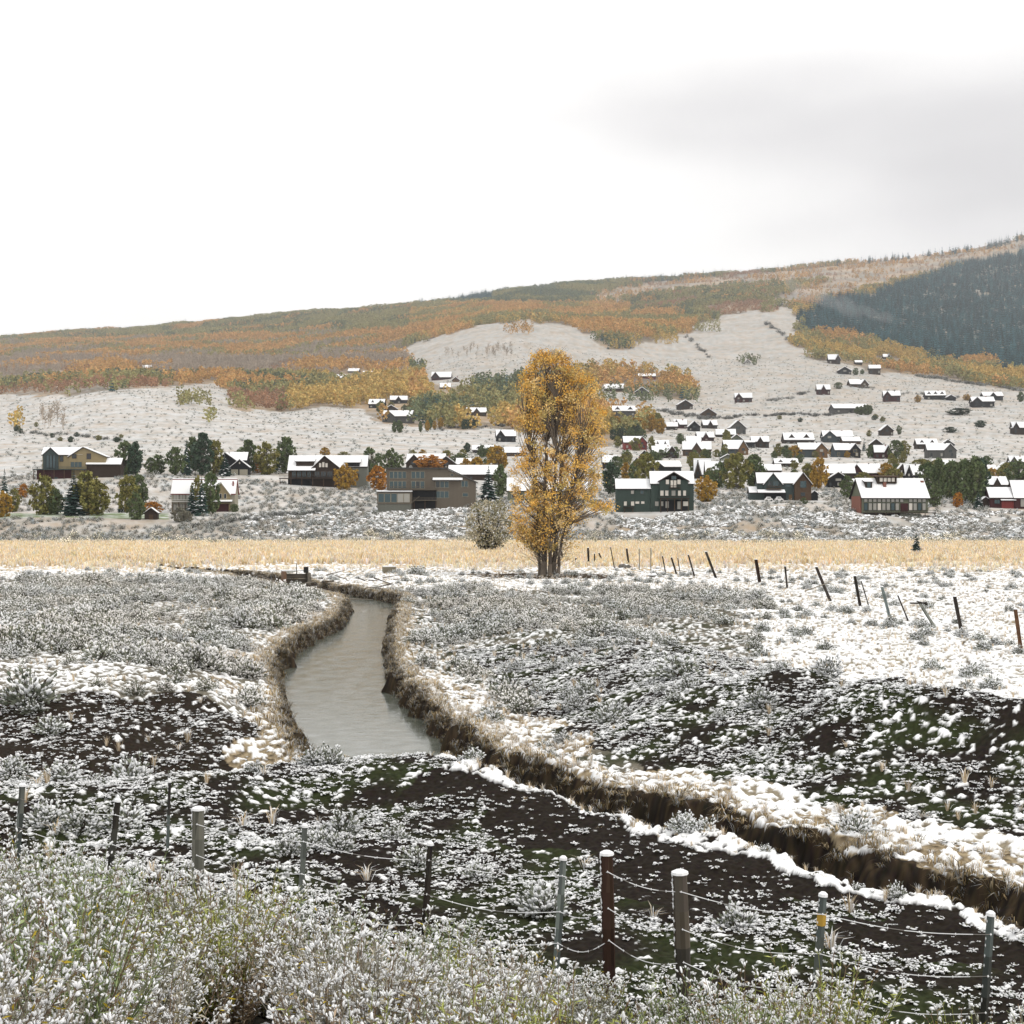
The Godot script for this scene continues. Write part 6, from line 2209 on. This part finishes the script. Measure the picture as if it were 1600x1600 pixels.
# ------------------------------------------------------------------ trees among the houses
# px, base row, height, width (frame pixels), form, tone, label
func build_village_trees() -> void:
	build_kinds()
	rng.seed = 1200
	var one := [
		[115, 805, 64, 42, "spruce", "", "broad snow-flecked spruce on the lawn below the tan house"],
		[68, 804, 55, 38, "round", "olive", "round olive tree left of the broad spruce on the lawn"], [86, 804, 36, 20, "aspen", "green", "small green tree against the broad spruce's left side"],
		[136, 805, 60, 32, "aspen", "olive", "olive tree right against the broad spruce"], [151, 805, 48, 26, "aspen", "olive", "shorter olive tree at the right end of the lawn group"],
		[7, 800, 62, 22, "spruce", "", "tall dark spruce at the left edge of the frame"], [4, 808, 36, 24, "round", "gold", "gold bush at the left edge below the dark spruce"], [36, 778, 20, 11, "aspen", "orange", "small orange sapling right of the left edge spruce"], [22, 800, 34, 14, "aspen", "olive", "olive sapling beside the left edge spruce"],
		[195, 744, 50, 22, "aspen", "green", "green tree at the end of the tan house's garage, left one"], [211, 744, 48, 20, "aspen", "dark", "dark green tree at the end of the tan house's garage, right one"], [237, 741, 24, 14, "aspen", "green", "small green tree between garage and spruces, left one"], [248, 741, 28, 16, "aspen", "green", "small green tree between garage and spruces, right one"],
		[188, 801, 38, 9, "spruce", "", "slim frosted spruce left of the little shed"], [201, 801, 52, 24, "aspen", "olive", "tall olive tree behind the little shed"], [217, 796, 50, 20, "aspen", "green", "grey green tree just above the little shed"], [212, 812, 38, 24, "round", "green", "bushy green tree touching the little shed"], [238, 803, 18, 22, "round", "orange", "orange shrub behind the little shed"],
		[275, 743, 40, 20, "aspen", "green", "green tree at the left end of the spruce row by the charcoal house"], [291, 743, 52, 18, "spruce", "", "tall blue spruce second in the row by the charcoal house"], [300, 740, 50, 18, "aspen", "green", "green tree behind the tall blue spruce"], [317, 743, 58, 26, "aspen", "dark", "tallest dark green tree in the row left of the charcoal house"],
		[337, 742, 48, 18, "aspen", "olive", "olive tree nearest the charcoal house on its left"], [351, 744, 33, 24, "spruce", "", "snow-flecked spruce in front of the charcoal house"], [388, 740, 46, 24, "aspen", "green", "green tree right of the charcoal house roof"], [401, 739, 18, 19, "round", "orange", "orange bush right of the tan garage doors"],
		[417, 742, 46, 26, "aspen", "olive", "olive green tree between charcoal house and lodge"], [434, 740, 34, 13, "spruce", "", "narrow dark spruce just left of the lodge"], [446, 740, 50, 24, "aspen", "green", "grey green tree behind the lodge's left end"],
		[300, 805, 48, 22, "spruce", "", "left of two dark spruces in front of the red roof house"], [315, 806, 56, 24, "spruce", "", "right of two dark spruces in front of the red roof house"], [329, 804, 60, 22, "aspen", "green", "green tree before the red roof house's gable"], [308, 801, 52, 14, "aspen", "olive", "thin olive tree between the two dark spruces"],
		[281, 816, 22, 22, "round", "grey", "grey shrub at the left corner of the red roof house"], [294, 816, 16, 12, "round", "grey", "small grey shrub beside the larger one at the red roof house"], [366, 800, 12, 10, "round", "green", "green shrub right of the maroon garage door"],
		[540, 765, 36, 30, "round", "gold", "round gold tree in front of the lodge's stone wing"], [508, 714, 14, 10, "aspen", "gold", "little gold tree rising behind the lodge ridge"], [537, 714, 8, 14, "round", "olive", "low olive brush behind the lodge's right wing"], [580, 746, 42, 22, "aspen", "green", "green tree just right of the lodge"], [612, 742, 36, 30, "round", "green", "broad green tree left of the taupe house roof"],
		[592, 768, 36, 22, "aspen", "orange", "bright orange tree at the taupe house's left wall"], [672, 733, 20, 38, "round", "orange", "wide orange tree behind the taupe house roof"], [746, 748, 30, 22, "aspen", "gold", "gold tree above the taupe house's right slope"], [728, 745, 26, 16, "aspen", "gold", "smaller gold tree just left of the other one above the taupe house"],
		[776, 738, 38, 24, "aspen", "gold", "gold tree left of the big cottonwood, above the snowy spruce"], [763, 786, 54, 36, "spruce", "", "large snowy spruce right of the taupe house"], [782, 778, 46, 18, "aspen", "green", "green tree squeezed between snowy spruce and the cottonwood"], [730, 707, 14, 9, "aspen", "dark", "dark green tree left of the three-dormer roof"], [718, 724, 14, 24, "round", "green", "pale green shrub mass behind the taupe house roof"],
		[955, 772, 44, 24, "aspen", "dark", "dark green tree left of the green house wing"], [963, 742, 26, 20, "round", "green", "green shrub at the cottonwood's right flank"], [978, 750, 24, 12, "aspen", "gold", "slim yellow tree above the green house wing"], [1008, 756, 42, 30, "round", "olive", "olive gold tree above the junction of the green house"], [990, 752, 26, 14, "aspen", "green", "green sapling above the green house wing"],
		[965, 700, 17, 10, "aspen", "olive", "small olive tree left of the red cottage"], [994, 704, 18, 15, "round", "olive", "olive bush in front of the red cottage"], [1018, 704, 20, 9, "aspen", "olive", "slim olive tree right of the red cottage"], [1063, 694, 15, 10, "aspen", "green", "single green tree on the pale lane above the village"],
		[1150, 764, 50, 36, "round", "olive", "largest olive tree behind the green house, left one"], [1178, 762, 46, 28, "aspen", "green", "tall green tree right of the largest olive tree"], [1124, 762, 36, 24, "round", "green", "green tree under the steep white roof"], [1103, 784, 36, 30, "round", "gold", "gold tree at the green house's right corner"], [1098, 782, 20, 9, "spruce", "", "tiny spruce by the green house's right corner"],
		[1217, 713, 18, 14, "round", "olive", "olive tree at the left end of the middle row"], [1229, 714, 16, 12, "aspen", "green", "green tree next to the olive one at the middle row"], [1241, 715, 17, 17, "round", "gold", "gold tree before the wood gabled house"], [1262, 762, 34, 14, "aspen", "olive", "yellow green poplar, left of three poplars"], [1281, 764, 44, 18, "aspen", "gold", "gold poplar, tallest of three poplars"], [1271, 764, 26, 12, "aspen", "gold", "small gold poplar between the two taller poplars"],
		[1350, 705, 17, 7, "spruce", "", "little dark spruce right of the tan village house"], [1361, 716, 18, 13, "round", "green", "green tree beside the maroon village house"], [1300, 714, 12, 8, "aspen", "gold", "small gold tree left of the tan village house"], [1400, 717, 26, 22, "round", "green", "green clump right of the maroon village house, left half"], [1413, 713, 22, 16, "round", "olive", "olive clump right of the maroon village house, right half"],
		[1384, 752, 26, 14, "aspen", "gold", "gold tree behind the stilted house's clerestory"], [1397, 754, 22, 20, "round", "olive", "olive tree right of the gold one behind the clerestory"], [1348, 762, 22, 22, "round", "olive", "round olive tree above the stilted house's left dormer"], [1324, 778, 32, 20, "round", "green", "green tree beside the stilted house's brick gable"], [1256, 788, 10, 10, "round", "green", "small shrub on the lane right of the brown gable"],
		[1450, 772, 44, 24, "aspen", "green", "green tree touching the right chimney of the stilted house"], [1468, 777, 54, 24, "aspen", "green", "second green tree right of the stilted house"], [1485, 772, 44, 13, "aspen", "olive", "slim olive poplar among the green trees at right"], [1488, 780, 54, 24, "aspen", "green", "green tree behind the slim olive poplar"], [1506, 787, 62, 28, "aspen", "green", "broad green tree in the middle of the right grove"], [1524, 790, 68, 28, "aspen", "green", "tallest green tree of the right grove"],
		[1534, 786, 62, 22, "aspen", "dark", "darkest tree at the right end of the right grove"], [1497, 793, 22, 12, "aspen", "orange", "small orange tree at the foot of the right grove"], [1529, 796, 28, 20, "spruce", "", "frosty spruce at the corner of the maroon house"], [1460, 792, 30, 20, "round", "green", "low green tree beside the stilted house's deck"],
		[1440, 737, 18, 26, "round", "olive", "olive brush above the right grove's left end"], [1592, 756, 34, 32, "round", "green", "large green tree at the right edge above the maroon house"], [1573, 752, 26, 20, "round", "olive", "olive tree left of the large one at the right edge"], [1549, 747, 15, 15, "round", "gold", "gold shrub under the low snowy roof near the right edge"],
		[1405, 679, 13, 6, "aspen", "green", "slim green tree right of the small dark gable above the village"], [1358, 682, 9, 7, "round", "olive", "lone olive bush above the middle row"], [1337, 586, 10, 7, "aspen", "green", "green tree between the black cabin and boxy cabin"], [1347, 585, 7, 6, "round", "green", "small bush beside the boxy brown cabin"], [1434, 629, 10, 9, "round", "gold", "gold bush left of the three-dormer cabin"], [1511, 626, 9, 11, "round", "gold", "gold bush right of the low dark annex"],
		[1310, 608, 9, 10, "round", "green", "grey green bush left of the cabin with two roof planes"], [1595, 628, 14, 9, "aspen", "green", "green tree at the right edge of the open slope"], [1484, 676, 8, 18, "round", "dark", "dark bush on the bare slope above the two-dormer house"], [1531, 668, 10, 16, "round", "dark", "dark bush on the bare slope toward the right edge"], [1500, 648, 9, 34, "round", "dark", "long dark thicket below the dark pair of cabins"]]
	for e in one:
		var p := hit(e[0], e[1])
		var k := absf(p.z) / F
		plant_tree(p, e[2] * k * 1.14, e[3] * k * 1.25, e[4], e[5], e[6], "trees among the houses")
	# clumps whose members look alike: px range, row range, count, height, width, form, tones, label
	var many := [
		[942, 1038, 667, 680, 20, 20, 12, "aspen", ["olive", "gold"], "aspen in the grove right of the golden tree's middle"], [952, 1004, 682, 690, 9, 18, 13, "round", ["green", "dark"], "bush along the lower edge of the grove above the red cottage"],
		[1010, 1062, 715, 728, 9, 14, 13, "round", ["green"], "shrub before the brown houses in the village centre"], [1072, 1130, 712, 724, 9, 13, 12, "round", ["olive", "green"], "shrub between the village centre houses"], [1118, 1140, 690, 712, 5, 16, 9, "aspen", ["olive"], "tree below the tall grey gabled house"],
		[614, 630, 674, 677, 4, 14, 6, "aspen", ["green"], "poplar in the close row under the large grey hillside house"], [653, 706, 668, 676, 9, 13, 5, "aspen", ["gold", "green"], "poplar in the row on the bare slope"], [721, 746, 667, 671, 6, 13, 6, "aspen", ["dark", "green"], "poplar at the right end of the slope row"],
		[1318, 1360, 647, 650, 6, 12, 7, "aspen", ["green"], "tree planted before the very long low house"], [1270, 1330, 700, 716, 4, 9, 8, "round", ["gold", "olive"], "shrub before the middle row houses"], [700, 790, 715, 735, 8, 15, 13, "round", ["green", "olive"], "green shrub above the taupe house"],
		[20, 60, 665, 684, 5, 8, 6, "round", ["dark", "olive"], "bush on the pale slope above the tan house"], [80, 200, 682, 692, 9, 7, 8, "round", ["olive", "dark"], "bush in the line above the tan house roof"], [1230, 1300, 730, 760, 5, 13, 13, "round", ["olive", "green"], "shrub behind the blue and brown house"],
		[1078, 1140, 728, 752, 9, 17, 14, "round", ["olive", "green"], "bush behind the green house's right half"], [1160, 1250, 716, 740, 9, 12, 11, "round", ["olive", "green", "gold"], "bush below the dark two-level house"], [1380, 1440, 716, 745, 8, 14, 12, "round", ["green", "olive"], "bush behind the two steep gables"],
		[1535, 1600, 730, 758, 8, 16, 14, "round", ["green", "olive"], "bush round the houses near the right edge"], [640, 700, 716, 732, 6, 13, 12, "round", ["olive", "gold"], "bush round the snowy roofs above the taupe house"], [1200, 1400, 640, 672, 8, 6, 7, "round", ["dark", "olive"], "low bush on the bare slope above the middle row"],
		[1445, 1530, 735, 750, 8, 18, 15, "round", ["green", "olive"], "bush behind the right grove"], [580, 800, 632, 648, 26, 11, 9, "round", ["olive", "orange", "green"], "bush round the hillside cluster of cabins"], [940, 985, 716, 735, 6, 13, 13, "round", ["green", "olive"], "bush right of the cottonwood above the green house"]]
	for e in many:
		for i in e[4]:
			var p := hit(rr(e[0], e[1]), rr(e[2], e[3]))
			var k := absf(p.z) / F
			var f := rr(0.9, 1.4)
			var tone: String = pick(e[8])
			var third := int(clampf((800.0 + p.x / absf(p.z) * F - e[0]) / (e[1] - e[0]), 0.0, 0.999) * 3.0)
			var label: String = "%s %s, %s part" % [tone, e[9], ["left", "middle", "right"][third]]
			plant_tree(p, e[5] * k * f, e[6] * k * f, e[7], tone, label, label)
